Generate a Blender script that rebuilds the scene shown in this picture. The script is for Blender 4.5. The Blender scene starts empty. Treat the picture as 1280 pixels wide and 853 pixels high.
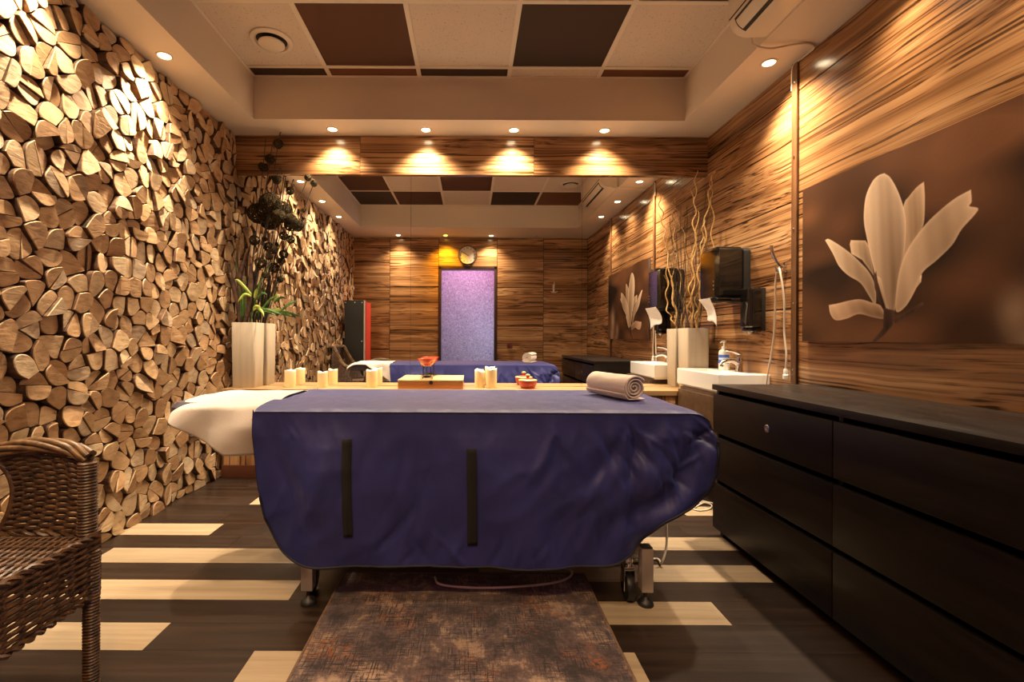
import bpy, bmesh, math, random
import numpy as np
from mathutils import Vector, Matrix, noise as mnoise

random.seed(7)
PI = math.pi
S = bpy.context.scene
COL = S.collection

# ------------------------------------------------------------------ camera
CAM_Z = 1.01
F = 590.0
cam_d = bpy.data.cameras.new('camera')
cam = bpy.data.objects.new('camera', cam_d)
COL.objects.link(cam)
cam.location = (0, 0, CAM_Z)
cam.rotation_euler = (PI / 2, -0.0045, 0)
cam_d.sensor_width = 36
cam_d.lens = F / 1280 * 36
cam_d.shift_x = 53 / 1280
cam_d.shift_y = -4.5 / 1280
cam_d.clip_start = 0.02
S.camera = cam

# ------------------------------------------------------------------ look
S.view_settings.view_transform = 'Standard'
S.view_settings.look = 'None'
S.view_settings.gamma = 1
S.view_settings.use_curve_mapping = False
S.view_settings.exposure = 0.55
S.cycles.use_denoising = True
S.cycles.max_bounces = 10
S.cycles.diffuse_bounces = 6
S.cycles.glossy_bounces = 6
S.cycles.blur_glossy = 1.0
S.cycles.sample_clamp_indirect = 4.0
W = bpy.data.worlds.new('world')
S.world = W
W.use_nodes = True
W.node_tree.nodes['Background'].inputs[0].default_value = (0.02, 0.015, 0.01, 1)

LAMP_COL = (1.0, 0.79, 0.54)
LAMP_W = 98.0          # over the mirror header
LEFT_W = (125.0, 55.0, 60.0)
SIDE_W = (135.0, 30.0, 55.0)   # along the log wall / the right wall, from the mirror to the doorway wall
REAR_W = 60.0
def area(name, loc, rot, sx, sy, power, col):
    d = bpy.data.lights.new(name, 'AREA')
    d.shape = 'RECTANGLE'; d.size = sx; d.size_y = sy
    d.energy = power; d.color = col
    o = bpy.data.objects.new(name, d); COL.objects.link(o)
    o.location = loc; o.rotation_euler = rot
    return o
# the corridor outside the open doorway has pink and violet light
area('corridor_pink_light', (0.0, -0.72, 2.50), (math.radians(-20), 0, 0), 1.0, 0.3, 9.5, (1.0, 0.40, 0.66))
area('corridor_violet_light', (0.78, -0.52, 1.3), (0, math.radians(70), 0), 1.2, 0.2, 9, (0.70, 0.74, 1.0))

# ------------------------------------------------------------------ helpers
def px(x, y, Y):
    """a pixel of the photo at distance Y -> a point of the room"""
    return Vector(((x - 587) * Y / F, Y, CAM_Z + (422 - y) * Y / F))

class MB:
    """collects shapes, then links them as ONE mesh object"""
    def __init__(self): self.v = []; self.f = []; self.m = []
    def add(self, vs, fs, m=0):
        b = len(self.v)
        self.v += [tuple(p) for p in vs]
        self.f += [tuple(i + b for i in f) for f in fs]
        self.m += [m] * len(fs)
        return self
    def box(self, x0, x1, y0, y1, z0, z1, m=0):
        vs = [(x, y, z) for x in (x0, x1) for y in (y0, y1) for z in (z0, z1)]
        fs = [(0, 1, 3, 2), (4, 6, 7, 5), (0, 4, 5, 1), (2, 3, 7, 6), (0, 2, 6, 4), (1, 5, 7, 3)]
        return self.add(vs, fs, m)
    def cbox(self, x0, x1, y0, y1, z0, z1, c=0.003, m=0):
        """box with bevelled edges"""
        bm = bmesh.new()
        bmesh.ops.create_cube(bm, size=1)
        for v in bm.verts:
            v.co = Vector(((x0 + x1) / 2 + v.co.x * (x1 - x0), (y0 + y1) / 2 + v.co.y * (y1 - y0), (z0 + z1) / 2 + v.co.z * (z1 - z0)))
        bmesh.ops.bevel(bm, geom=list(bm.edges), offset=c, segments=2, affect='EDGES', profile=0.7)
        bm.verts.index_update()
        self.add([v.co for v in bm.verts], [[v.index for v in f.verts] for f in bm.faces], m)
        bm.free(); return self
    def rbox(self, x0, x1, y0, y1, z0, z1, axis, r, seg=6, c=0.002, m=0):
        """box whose four edges along AXIS are rounded by r, with small chamfers at both ends"""
        A = [(x0, x1), (y0, y1), (z0, z1)]
        a = 'xyz'.index(axis); b, cc = [(1, 2), (2, 0), (0, 1)][a]
        b0, b1 = A[b]; c0, c1 = A[cc]; a0, a1 = A[a]
        def ring(av, ins):
            out = []
            rr = max(r - ins, 0.0005)
            for (bx, cx, t0) in ((b1 - r, c1 - r, 0), (b0 + r, c1 - r, 90), (b0 + r, c0 + r, 180), (b1 - r, c0 + r, 270)):
                for k in range(seg + 1):
                    t = math.radians(t0 + 90 * k / seg)
                    p = [0, 0, 0]; p[a] = av; p[b] = bx + rr * math.cos(t); p[cc] = cx + rr * math.sin(t)
                    out.append(p)
            return out
        rs = [ring(a0, c), ring(a0 + c, 0), ring(a1 - c, 0), ring(a1, c)]
        n = len(rs[0]); vs = sum(rs, [])
        fs = []
        for k in range(3):
            for i in range(n):
                j = (i + 1) % n
                fs.append((k * n + i, k * n + j, (k + 1) * n + j, (k + 1) * n + i))
        fs.append(tuple(range(n - 1, -1, -1))); fs.append(tuple(3 * n + i for i in range(n)))
        return self.add(vs, fs, m)
    def tube(self, pts, r, seg=8, m=0, cap=True, closed=False):
        pts = [Vector(p) for p in pts]
        n = len(pts)
        rad = r if hasattr(r, '__len__') else [r] * n
        vs = []; fs = []; nrm = None
        for i, p in enumerate(pts):
            if closed: t = pts[(i + 1) % n] - pts[i - 1]
            else: t = pts[min(i + 1, n - 1)] - pts[max(i - 1, 0)]
            if t.length < 1e-9: t = Vector((0, 0, 1))
            t.normalize()
            if nrm is None:
                nrm = t.orthogonal().normalized()
            else:
                nrm = nrm - t * nrm.dot(t)
                nrm = nrm.normalized() if nrm.length > 1e-6 else t.orthogonal().normalized()
            bn = t.cross(nrm)
            for k in range(seg):
                a = 2 * PI * k / seg
                vs.append(p + (nrm * math.cos(a) + bn * math.sin(a)) * rad[i])
        for i in range(n if closed else n - 1):
            j = (i + 1) % n
            for k in range(seg):
                l = (k + 1) % seg
                fs.append((i * seg + k, i * seg + l, j * seg + l, j * seg + k))
        if cap and not closed:
            fs.append(tuple(range(seg - 1, -1, -1))); fs.append(tuple((n - 1) * seg + k for k in range(seg)))
        return self.add(vs, fs, m)
    def lathe(self, prof, origin=(0, 0, 0), axis=(0, 0, 1), seg=24, m=0, cap=True):
        """prof: (radius, height) pairs along axis"""
        ax = Vector(axis).normalized(); u = ax.orthogonal().normalized(); w = ax.cross(u); o = Vector(origin)
        vs = []; fs = []
        for (r, h) in prof:
            for k in range(seg):
                a = 2 * PI * k / seg
                vs.append(o + ax * h + (u * math.cos(a) + w * math.sin(a)) * r)
        for i in range(len(prof) - 1):
            for k in range(seg):
                l = (k + 1) % seg
                fs.append((i * seg + k, i * seg + l, (i + 1) * seg + l, (i + 1) * seg + k))
        if cap:
            fs.append(tuple(range(seg - 1, -1, -1))); fs.append(tuple((len(prof) - 1) * seg + k for k in range(seg)))
        return self.add(vs, fs, m)
    def grid(self, P, m=0, closed_u=False):
        """P[i][j] points"""
        nu = len(P); nv = len(P[0]); fs = []
        for i in range(nu if closed_u else nu - 1):
            k = (i + 1) % nu
            for j in range(nv - 1):
                fs.append((i * nv + j, k * nv + j, k * nv + j + 1, i * nv + j + 1))
        return self.add([p for r in P for p in r], fs, m)
    def build(self, name, mats, parent=None, smooth=40, bevel=None, solid=None, fixn=True):
        off = Vector((0, 0, 0)); q = parent
        while q is not None: off += q.location; q = q.parent
        me = bpy.data.meshes.new(name)
        me.from_pydata([tuple(Vector(p) - off) for p in self.v], [], self.f)
        for mt in (mats if isinstance(mats, (list, tuple)) else [mats]): me.materials.append(mt)
        me.polygons.foreach_set('material_index', self.m)
        if fixn:
            bm = bmesh.new(); bm.from_mesh(me)
            bmesh.ops.recalc_face_normals(bm, faces=bm.faces)
            bm.to_mesh(me); bm.free()
        me.update()
        if smooth:
            me.shade_smooth(); me.set_sharp_from_angle(angle=math.radians(smooth))
        o = bpy.data.objects.new(name, me); COL.objects.link(o)
        if parent is not None: o.parent = parent
        if solid:
            md = o.modifiers.new('thickness', 'SOLIDIFY'); md.thickness = solid; md.offset = -1
        if bevel:
            md = o.modifiers.new('edges', 'BEVEL'); md.width = bevel; md.segments = 2; md.limit_method = 'ANGLE'
        return o

def thing(name, label, cat, loc=(0, 0, 0), group=None):
    o = bpy.data.objects.new(name, None); COL.objects.link(o)
    o.empty_display_size = 0.05
    o.location = loc; o['label'] = label; o['category'] = cat
    if group: o['group'] = group
    return o
def tag(o, label, cat, group=None):
    o['label'] = label; o['category'] = cat
    if group: o['group'] = group
    return o
def struct(o):
    o['kind'] = 'structure'; return o
def dup(root, loc, label=None):
    r = root.copy(); COL.objects.link(r); r.location = loc
    if label: r['label'] = label
    for ch in list(root.children):
        c = ch.copy(); COL.objects.link(c); c.parent = r
        for g in list(ch.children):
            d = g.copy(); COL.objects.link(d); d.parent = c
    return r
def lerp(a, b, t): return a + (b - a) * t
def poly_at(pts, t):
    """point at arc fraction t of a polyline"""
    pts = [Vector(p) for p in pts]
    L = [0]
    for a, b in zip(pts, pts[1:]): L.append(L[-1] + (b - a).length)
    d = t * L[-1]
    for i in range(len(pts) - 1):
        if d <= L[i + 1] or i == len(pts) - 2:
            return pts[i].lerp(pts[i + 1], (d - L[i]) / max(L[i + 1] - L[i], 1e-9))
def spline(pts, n):
    """smooth curve through points (Catmull-Rom)"""
    P = [Vector(p) for p in pts]; P = [P[0] * 2 - P[1]] + P + [P[-1] * 2 - P[-2]]
    out = []
    segs = len(P) - 3
    for i in range(n + 1):
        s = i / n * segs; k = min(int(s), segs - 1); t = s - k
        a, b, c, d = P[k:k + 4]
        out.append(0.5 * ((2 * b) + (c - a) * t + (2 * a - 5 * b + 4 * c - d) * t * t + (3 * b - a - 3 * c + d) * t ** 3))
    return out

# ------------------------------------------------------------------ materials
def mat(name, col, rough=0.5, metal=0.0, spec=0.5, emit=None, es=0.0, trans=0.0, coat=0.0, sheen=0.0, sss=0.0):
    m = bpy.data.materials.new(name); m.use_nodes = True
    b = m.node_tree.nodes['Principled BSDF']
    b.inputs['Base Color'].default_value = (*col, 1)
    b.inputs['Roughness'].default_value = rough
    b.inputs['Metallic'].default_value = metal
    b.inputs['Specular IOR Level'].default_value = spec
    b.inputs['Transmission Weight'].default_value = trans
    b.inputs['Coat Weight'].default_value = coat
    b.inputs['Sheen Weight'].default_value = sheen
    if sss:
        b.inputs['Subsurface Weight'].default_value = sss
        b.inputs['Subsurface Radius'].default_value = (0.02, 0.012, 0.006)
    if emit:
        b.inputs['Emission Color'].default_value = (*emit, 1); b.inputs['Emission Strength'].default_value = es
    return m
class NT:
    def __init__(self, m): self.m = m; self.t = m.node_tree; self.b = self.t.nodes['Principled BSDF']
    def n(self, typ, **kw):
        x = self.t.nodes.new(typ)
        for k, v in kw.items():
            if k in x.inputs: x.inputs[k].default_value = v
            else: setattr(x, k, v)
        return x
    def l(self, a, b): self.t.links.new(a, b)
    def ramp(self, fac, stops, interp='LINEAR'):
        r = self.n('ShaderNodeValToRGB'); e = r.color_ramp.elements; r.color_ramp.interpolation = interp
        while len(e) < len(stops): e.new(0.5)
        for q, (p, c) in zip(e, stops): q.position = p; q.color = (*c, 1)
        self.l(fac, r.inputs[0]); return r.outputs[0]
    def coords(self, scale=(1, 1, 1), island=0.0):
        tc = self.n('ShaderNodeTexCoord')
        out = tc.outputs['Object']
        if island:
            g = self.n('ShaderNodeNewGeometry')
            mu = self.n('ShaderNodeMath', operation='MULTIPLY'); self.l(g.outputs['Random Per Island'], mu.inputs[0]); mu.inputs[1].default_value = island
            va = self.n('ShaderNodeVectorMath', operation='ADD'); self.l(out, va.inputs[0]); self.l(mu.outputs[0], va.inputs[1]); out = va.outputs[0]
        mp = self.n('ShaderNodeMapping'); mp.inputs['Scale'].default_value = scale
        self.l(out, mp.inputs[0]); return mp.outputs[0]
    def noise(self, vec, scale=1, detail=3, rough=0.5, dist=0.0):
        x = self.n('ShaderNodeTexNoise', Scale=scale, Detail=detail, Roughness=rough, Distortion=dist)
        if vec is not None: self.l(vec, x.inputs['Vector'])
        return x.outputs['Fac']
    def mix(self, fac, a, b, mode='MIX'):
        x = self.n('ShaderNodeMix', data_type='RGBA', blend_type=mode)
        for s, v in ((x.inputs[0], fac), (x.inputs[6], a), (x.inputs[7], b)):
            if isinstance(v, (int, float)): s.default_value = v
            elif isinstance(v, tuple): s.default_value = (*v, 1)
            else: self.l(v, s)
        return x.outputs[2]
    def bump(self, h, strength=0.3, dist=0.01):
        x = self.n('ShaderNodeBump', Strength=strength, Distance=dist); self.l(h, x.inputs['Height']); self.l(x.outputs[0], self.b.inputs['Normal'])
    def color(self, c): self.l(c, self.b.inputs['Base Color'])

WARP = 0.38
def zebrano(name, axis, rough=0.22, island=7.3, k=1.0):
    """striped wood veneer, grain along AXIS"""
    m = mat(name, (0.3, 0.15, 0.05), rough); t = NT(m)
    def sc(g, a): return tuple(g if c == axis else a for c in 'xyz')
    warp = t.noise(t.coords(sc(0.7, 2.2), island), 1, 2)
    def stripes(g, a, amp, det):
        v = t.coords(sc(g, a), island)
        mu = t.n('ShaderNodeMath', operation='MULTIPLY'); t.l(warp, mu.inputs[0]); mu.inputs[1].default_value = amp * WARP
        va = t.n('ShaderNodeVectorMath', operation='ADD'); t.l(v, va.inputs[0]); t.l(mu.outputs[0], va.inputs[1])
        return t.noise(va.outputs[0], 1, det, 0.6, 0.05)
    a = stripes(0.18, 11, 4.0, 3)
    f = stripes(0.09, 78, 24, 2.4)
    base = t.ramp(a, [(0.28, (0.085 * k, 0.036 * k, 0.014 * k)), (0.42, (0.24 * k, 0.115 * k, 0.045 * k)), (0.55, (0.36 * k, 0.19 * k, 0.083 * k)), (0.72, (0.54 * k, 0.33 * k, 0.165 * k))])
    fine = t.ramp(f, [(0.34, (0.06, 0.038, 0.026)), (0.42, (0.52, 0.44, 0.37)), (0.50, (0.92, 0.92, 0.92)), (0.7, (1.2, 1.2, 1.2))])
    t.color(t.mix(0.9, base, fine, 'MULTIPLY'))
    t.bump(f, 0.05, 0.002)
    return m
M = {}
M['zeb_y'] = zebrano('zebrano_wall_panel', 'y')
M['zeb_x'] = zebrano('zebrano_end_panel', 'x')
M['zeb_z'] = zebrano('zebrano_upright_panel', 'z', k=1.1)
M['joint'] = mat('dark_panel_joint', (0.012, 0.007, 0.004), 0.8)
M['plaster'] = mat('cream_painted_plaster', (0.66, 0.57, 0.46), 0.7)
def tile_mat(name, c, spot):
    m = mat(name, c, 0.85); t = NT(m)
    n = t.noise(t.coords((1, 1, 1)), 95, 2, 0.6)
    t.color(t.ramp(n, [(0.31, tuple(x * spot for x in c)), (0.37, c)])); t.bump(n, 0.15, 0.003); return m
M['tile_light'] = tile_mat('speckled_cream_ceiling_tile', (0.62, 0.53, 0.43), 0.55)
M['tile_brown'] = tile_mat('chocolate_ceiling_tile', (0.075, 0.027, 0.009), 0.9)
M['tile_dark'] = tile_mat('black_brown_ceiling_tile', (0.035, 0.016, 0.008), 0.9)
M['tile_rust'] = tile_mat('rust_brown_ceiling_tile', (0.13, 0.046, 0.016), 0.9)
M['grid'] = mat('ceiling_grid_white', (0.7, 0.62, 0.5), 0.5)
def plank_mat(name, stops, rough):
    m = mat(name, stops[0][1], rough); t = NT(m)
    n = t.noise(t.coords((1.3, 34, 1), 9.1), 1, 5, 0.62, 0.4)
    g = t.n('ShaderNodeNewGeometry'); r = t.ramp(g.outputs['Random Per Island'], [(0, (0.82, 0.82, 0.82)), (1, (1.12, 1.12, 1.12))])
    t.color(t.mix(1.0, t.ramp(n, stops), r, 'MULTIPLY')); t.bump(n, 0.06, 0.002)
    n2 = t.noise(t.coords((3, 3, 3)), 1, 4); rr = t.ramp(n2, [(0.3, (rough * .8,) * 3), (0.7, (rough * 1.35,) * 3)]); t.l(rr, t.b.inputs['Roughness']); t.b.inputs['Specular IOR Level'].default_value = 0.3; return m
M['plank_dark'] = plank_mat('dark_wenge_plank', [(0.3, (0.011, 0.006, 0.0042)), (0.5, (0.021, 0.012, 0.008)), (0.7, (0.037, 0.021, 0.014))], 0.33)
M['plank_light'] = plank_mat('pale_maple_plank', [(0.3, (0.26, 0.185, 0.115)), (0.5, (0.34, 0.255, 0.165)), (0.7, (0.40, 0.31, 0.205))], 0.36)
M['mirror'] = mat('mirror_silver', (0.97, 0.97, 0.96), 0.0, 1.0)
# firewood
def log_end():
    m = mat('split_log_end', (0.4, 0.25, 0.13), 0.75); t = NT(m)
    g = t.n('ShaderNodeNewGeometry')
    base = t.ramp(g.outputs['Random Per Island'], [(0.0, (0.36, 0.20, 0.09)), (0.3, (0.48, 0.29, 0.14)), (0.6, (0.57, 0.37, 0.19)), (0.85, (0.64, 0.47, 0.28)), (1.0, (0.48, 0.36, 0.24))])
    n = t.noise(t.coords((1, 14, 46), 11.7), 1, 4, 0.6, 0.8)
    n2 = t.noise(t.coords((1, 1, 1), 5.0), 9, 3)
    a = t.mix(1.0, base, t.ramp(n, [(0.3, (0.62, 0.55, 0.5)), (0.5, (0.95, 0.95, 0.95)), (0.75, (1.1, 1.1, 1.1))]), 'MULTIPLY')
    t.color(t.mix(1.0, a, t.ramp(n2, [(0.25, (0.62, 0.58, 0.55)), (0.55, (1, 1, 1))]), 'MULTIPLY'))
    t.bump(n, 0.5, 0.006); return m
M['log'] = log_end()
def bark():
    m = mat('log_bark', (0.12, 0.06, 0.03), 0.9); t = NT(m)
    n = t.noise(t.coords((20, 30, 30), 3.0), 1, 4)
    t.color(t.ramp(n, [(0.3, (0.035, 0.017, 0.009)), (0.6, (0.13, 0.065, 0.03)), (0.75, (0.26, 0.15, 0.08))])); t.bump(n, 0.6, 0.006); return m
M['bark'] = bark()
M['log_gap'] = mat('shadow_board', (0.018, 0.010, 0.006), 0.95)
def weave(name, c1, c2, rough=0.45, s=60):
    m = mat(name, c1, rough); t = NT(m)
    n = t.noise(t.coords((1, 1, 1)), s, 3); t.color(t.ramp(n, [(0.35, c1), (0.65, c2)])); t.bump(n, 0.25, 0.002); return m
M['wicker'] = weave('brown_wicker', (0.036, 0.017, 0.009), (0.12, 0.06, 0.029), 0.42, 40)
M['wicker_rail'] = weave('honey_wicker_rail', (0.08, 0.042, 0.02), (0.22, 0.125, 0.058), 0.4, 40)
def nylon():
    m = mat('navy_nylon', (0.03, 0.032, 0.12), 0.45, spec=0.45, sheen=0.05); t = NT(m)
    n = t.noise(t.coords((1, 1, 1)), 7, 4, 0.6, 0.6); t.color(t.ramp(n, [(0.3, (0.021, 0.026, 0.135)), (0.7, (0.030, 0.034, 0.17))]))
    n2 = t.noise(t.coords((1.0, 1.0, 0.45)), 13, 4, 0.5, 0.5); t.bump(n2, 0.2, 0.02); return m
M['nylon'] = nylon()
M['velcro'] = weave('black_hook_tape', (0.006, 0.005, 0.005), (0.012, 0.011, 0.011), 0.9, 300)
M['piping'] = mat('dark_navy_piping', (0.008, 0.008, 0.02), 0.6)
M['steel'] = mat('brushed_steel', (0.62, 0.55, 0.50), 0.35, 0.75)
M['chrome'] = mat('chrome', (0.8, 0.8, 0.8), 0.08, 1.0)
M['rubber'] = mat('black_rubber', (0.012, 0.012, 0.012), 0.45)
M['blackmetal'] = mat('black_painted_metal', (0.012, 0.011, 0.01), 0.4)
M['pad'] = mat('table_padding', (0.05, 0.04, 0.06), 0.6)
def cloth(name, c, s=220, st=0.25):
    m = mat(name, c, 0.9, sheen=0.3); t = NT(m)
    n = t.noise(t.coords((1, 1, 1)), s, 2); t.bump(n, st, 0.003); return m
M['sheet'] = cloth('cream_cotton_sheet', (0.72, 0.63, 0.56))
M['towel'] = cloth('beige_terry_towel', (0.70, 0.56, 0.46), 260, 0.6)
def blackwood():
    m = mat('black_brown_ash', (0.012, 0.008, 0.006), 0.38, spec=0.25); t = NT(m)
    n = t.noise(t.coords((30, 1.6, 30)), 1, 5, 0.6, 0.4); t.color(t.ramp(n, [(0.3, (0.004, 0.0026, 0.002)), (0.7, (0.013, 0.008, 0.0058))])); t.bump(n, 0.12, 0.002)
    n2 = t.noise(t.coords((9, 2, 9)), 1, 5, 0.7); t.l(t.ramp(n2, [(0.35, (0.28,) * 3), (0.7, (0.5,) * 3)]), t.b.inputs['Roughness']); return m
M['blackwood'] = blackwood()
def lightwood(name, axis, stops, rough=0.35):
    m = mat(name, stops[0][1], rough); t = NT(m)
    sc = tuple(1.5 if c == axis else 28 for c in 'xyz')
    n = t.noise(t.coords(sc), 1, 4, 0.6, 0.5); t.color(t.ramp(n, stops)); t.bump(n, 0.05, 0.002); return m
M['bench_top'] = lightwood('honey_bench_top', 'x', [(0.3, (0.26, 0.145, 0.06)), (0.6, (0.40, 0.25, 0.115)), (0.8, (0.46, 0.31, 0.16))])
M['plinth'] = mat('mahogany_plinth', (0.085, 0.026, 0.012), 0.35)
M['trimwood'] = lightwood('brown_profile_strip', 'z', [(0.3, (0.075, 0.032, 0.013)), (0.7, (0.14, 0.064, 0.027))], 0.3)
M['doorframe'] = mat('dark_door_frame', (0.035, 0.014, 0.008), 0.35)
M['vase'] = lightwood('cream_combed_ceramic', 'z', [(0.3, (0.46, 0.38, 0.28)), (0.7, (0.56, 0.48, 0.37))], 0.5)
M['vanity'] = lightwood('walnut_vanity', 'x', [(0.3, (0.045, 0.024, 0.012)), (0.7, (0.11, 0.06, 0.03))], 0.4)
M['basin'] = mat('white_ceramic_basin', (0.80, 0.77, 0.72), 0.12)
M['gloss_black'] = mat('glossy_smoked_plastic', (0.006, 0.005, 0.004), 0.08, spec=0.6)
M['paper'] = cloth('white_tissue', (0.82, 0.76, 0.72), 90, 0.2)
M['white_plastic'] = mat('white_plastic', (0.78, 0.74, 0.68), 0.35)
M['blue_label'] = mat('blue_printed_label', (0.06, 0.14, 0.55), 0.4)
M['pale_label'] = mat('pale_print_band', (0.55, 0.68, 0.85), 0.4)
M['cable'] = mat('cream_cable', (0.62, 0.53, 0.42), 0.45)
M['wax'] = mat('ivory_candle_wax', (0.93, 0.79, 0.45), 0.5, sss=0.35)
M['wax_top'] = mat('pale_molten_rim', (0.95, 0.90, 0.78), 0.45, sss=0.3)
M['wick'] = mat('charred_wick', (0.02, 0.016, 0.012), 0.9)
M['bamboo'] = lightwood('bamboo_box_lid', 'x', [(0.3, (0.60, 0.38, 0.15)), (0.6, (0.72, 0.50, 0.23))], 0.4)
M['boxwood'] = lightwood('orange_stained_box', 'x', [(0.3, (0.42, 0.16, 0.035)), (0.6, (0.52, 0.23, 0.06))], 0.4)
M['red_glass'] = mat('red_glazed_bowl', (0.62, 0.055, 0.022), 0.2, coat=0.5)
M['red_clay'] = mat('red_brown_glazed_clay', (0.42, 0.045, 0.025), 0.3, coat=0.3)
M['green_glaze'] = mat('sage_green_glaze', (0.30, 0.36, 0.17), 0.3)
M['cream_glaze'] = mat('cream_glaze', (0.72, 0.66, 0.48), 0.3)
M['red_panel'] = mat('red_vinyl', (0.62, 0.045, 0.03), 0.45)
M['black_panel'] = mat('black_vinyl', (0.010, 0.009, 0.007), 0.45)
M['edge_grey'] = mat('pale_edge_strip', (0.45, 0.36, 0.28), 0.5)
M['clock_rim'] = mat('silver_bronze_rim', (0.30, 0.22, 0.16), 0.25, 0.8)
M['clock_face'] = mat('cream_clock_face', (0.80, 0.74, 0.62), 0.5)
M['ink'] = mat('black_ink', (0.01, 0.009, 0.008), 0.6)
M['switch_red'] = mat('dark_red_switch', (0.12, 0.02, 0.015), 0.35)
M['twig_dark'] = weave('dark_twig_bark', (0.018, 0.010, 0.006), (0.06, 0.035, 0.02), 0.7, 80)
M['twig_gold'] = weave('gold_willow_bark', (0.42, 0.24, 0.08), (0.70, 0.46, 0.18), 0.4, 60)
M['dry_leaf'] = weave('dry_brown_leaf', (0.04, 0.018, 0.010), (0.11, 0.05, 0.028), 0.65, 30)
M['leaf_green'] = weave('green_leaf', (0.02, 0.075, 0.02), (0.10, 0.18, 0.035), 0.4, 25)
M['leaf_lime'] = weave('lime_leaf', (0.22, 0.33, 0.04), (0.42, 0.46, 0.09), 0.4, 25)
M['rattan_ball'] = weave('olive_rattan', (0.013, 0.009, 0.005), (0.06, 0.042, 0.017), 0.9, 60)
M['rattan_ball'].node_tree.nodes['Principled BSDF'].inputs['Specular IOR Level'].default_value = 0.1
def lavender():
    m = mat('lavender_textured_wallpaper', (0.5, 0.47, 0.62), 0.7); t = NT(m)
    n = t.noise(t.coords((1, 1, 1)), 42, 4, 0.65, 1.6); t.color(t.ramp(n, [(0.38, (0.30, 0.28, 0.36)), (0.5, (0.50, 0.48, 0.58)), (0.62, (0.78, 0.76, 0.82))])); t.bump(n, 0.5, 0.01); return m
M['lavender'] = lavender()
def lampmat(name, c, s):
    return mat(name, (0.8, 0.8, 0.8), 0.5, emit=c, es=s)
M['lamp_on'] = lampmat('lit_warm_lamp', (1.0, 0.80, 0.50), 22)
M['lamp_yellow'] = lampmat('lit_yellow_lamp', (1.0, 0.62, 0.05), 16)
M['lamp_off'] = mat('unlit_lamp_glass', (0.25, 0.22, 0.18), 0.2)
M['ring'] = mat('cream_lamp_ring', (0.75, 0.66, 0.52), 0.35)
M['ac'] = mat('cream_ac_casing', (0.70, 0.61, 0.48), 0.35)
M['ac_dark'] = mat('black_air_slot', (0.01, 0.009, 0.008), 0.6)
def rugmat():
    m = mat('distressed_rug', (0.2, 0.1, 0.07), 0.95, sheen=0.2); t = NT(m)
    big = t.noise(t.coords((1, 1, 1)), 4.2, 10, 0.78, 0.2)
    c = t.ramp(big, [(0.40, (0.018, 0.010, 0.011)), (0.46, (0.062, 0.036, 0.036)), (0.52, (0.105, 0.066, 0.058)), (0.56, (0.24, 0.155, 0.11)), (0.66, (0.33, 0.22, 0.15))])
    om = t.noise(t.coords((1, 1, 1)), 5.5, 3, 0.5)
    of = t.noise(t.coords((1, 1, 1)), 75, 3, 0.7)
    mm = t.n('ShaderNodeMath', operation='MULTIPLY'); t.l(t.ramp(om, [(0.52, (0, 0, 0)), (0.66, (1, 1, 1))]), mm.inputs[0]); t.l(t.ramp(of, [(0.48, (0, 0, 0)), (0.56, (1, 1, 1))]), mm.inputs[1])
    c = t.mix(mm.outputs[0], c, (0.21, 0.066, 0.018))
    sx = t.noise(t.coords((14, 190, 1)), 1, 5, 0.7); sy = t.noise(t.coords((190, 14, 1)), 1, 5, 0.7)
    gate = t.noise(t.coords((1, 1, 1)), 6.5, 2)
    for s_ in (sx, sy):
        mk = t.n('ShaderNodeMath', operation='MULTIPLY'); t.l(t.ramp(s_, [(0.52, (0, 0, 0)), (0.57, (1, 1, 1))]), mk.inputs[0]); t.l(t.ramp(gate, [(0.38, (0.12, 0.12, 0.12)), (0.52, (0.97, 0.97, 0.97))]), mk.inputs[1])
        c = t.mix(mk.outputs[0], c, (0.016, 0.010, 0.013))
    t.color(c); t.bump(of, 0.4, 0.004); return m
M['rug'] = rugmat()
M['rug_edge'] = weave('brown_rug_binding', (0.09, 0.05, 0.03), (0.18, 0.11, 0.07), 0.9, 200)

# ================================================================== SETTING
XL, XR, YB, YR = -1.78, 1.81, 3.62, -0.02
ZS, ZC = 2.544, 2.845           # soffit, tiled ceiling
ZROW = [0.0, 0.58, 1.18, 1.78, 2.38, ZS]
# floor: planks across the room, 1.22 m long, some of them pale
mb = MB()
mb.box(-2.0, 2.0, -1.5, 3.9, -0.06, -0.006, 2)
P0, PW, PL = 2.395, 0.1465, 1.22
light = {-4: -1.32, -3: 1.24, -1: -2.538, 0: 0.07, 1: -1.69, 2: 0.045, 3: -1.91, 4: -0.29, 5: -2.267, 6: -0.686, 8: 0.3, 10: -1.2, 12: 0.9}
for r in range(-11, 28):
    y1 = P0 - PW * r; y0 = y1 - PW
    y0c, y1c = max(y0, -1.5), min(y1, 3.9)
    if y1c - y0c < 0.01: continue
    ref = light.get(r, random.uniform(-1, 1))
    for k in range(-4, 4):
        x0 = ref + k * PL; x1 = x0 + PL
        x0c, x1c = max(x0, -2.0), min(x1, 2.0)
        if x1c - x0c < 0.005: continue
        g = 0.0004
        mb.box(x0c + g, x1c - g, y0c + g, y1c - g, -0.005, 0.0, 1 if (k == 0 and r in light) else 0)
struct(mb.build('floor', [M['plank_dark'], M['plank_light'], M['joint']], smooth=None))

# soffit with the recessed middle
SX0, SX1, SY0, SY1 = -1.53, 1.51, 0.66, 3.327
mb = MB()
mb.box(-2.0, SX0, YR - 0.15, 3.9, ZS, ZC + 0.05)
mb.box(SX1, 2.0, YR - 0.15, 3.9, ZS, ZC + 0.05)
mb.box(SX0, SX1, SY1, 3.9, ZS, ZC + 0.05)
mb.box(SX0, SX1, YR - 0.15, SY0, ZS, ZC + 0.05)
struct(mb.build('ceiling_soffit', M['plaster'], smooth=None))
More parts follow.
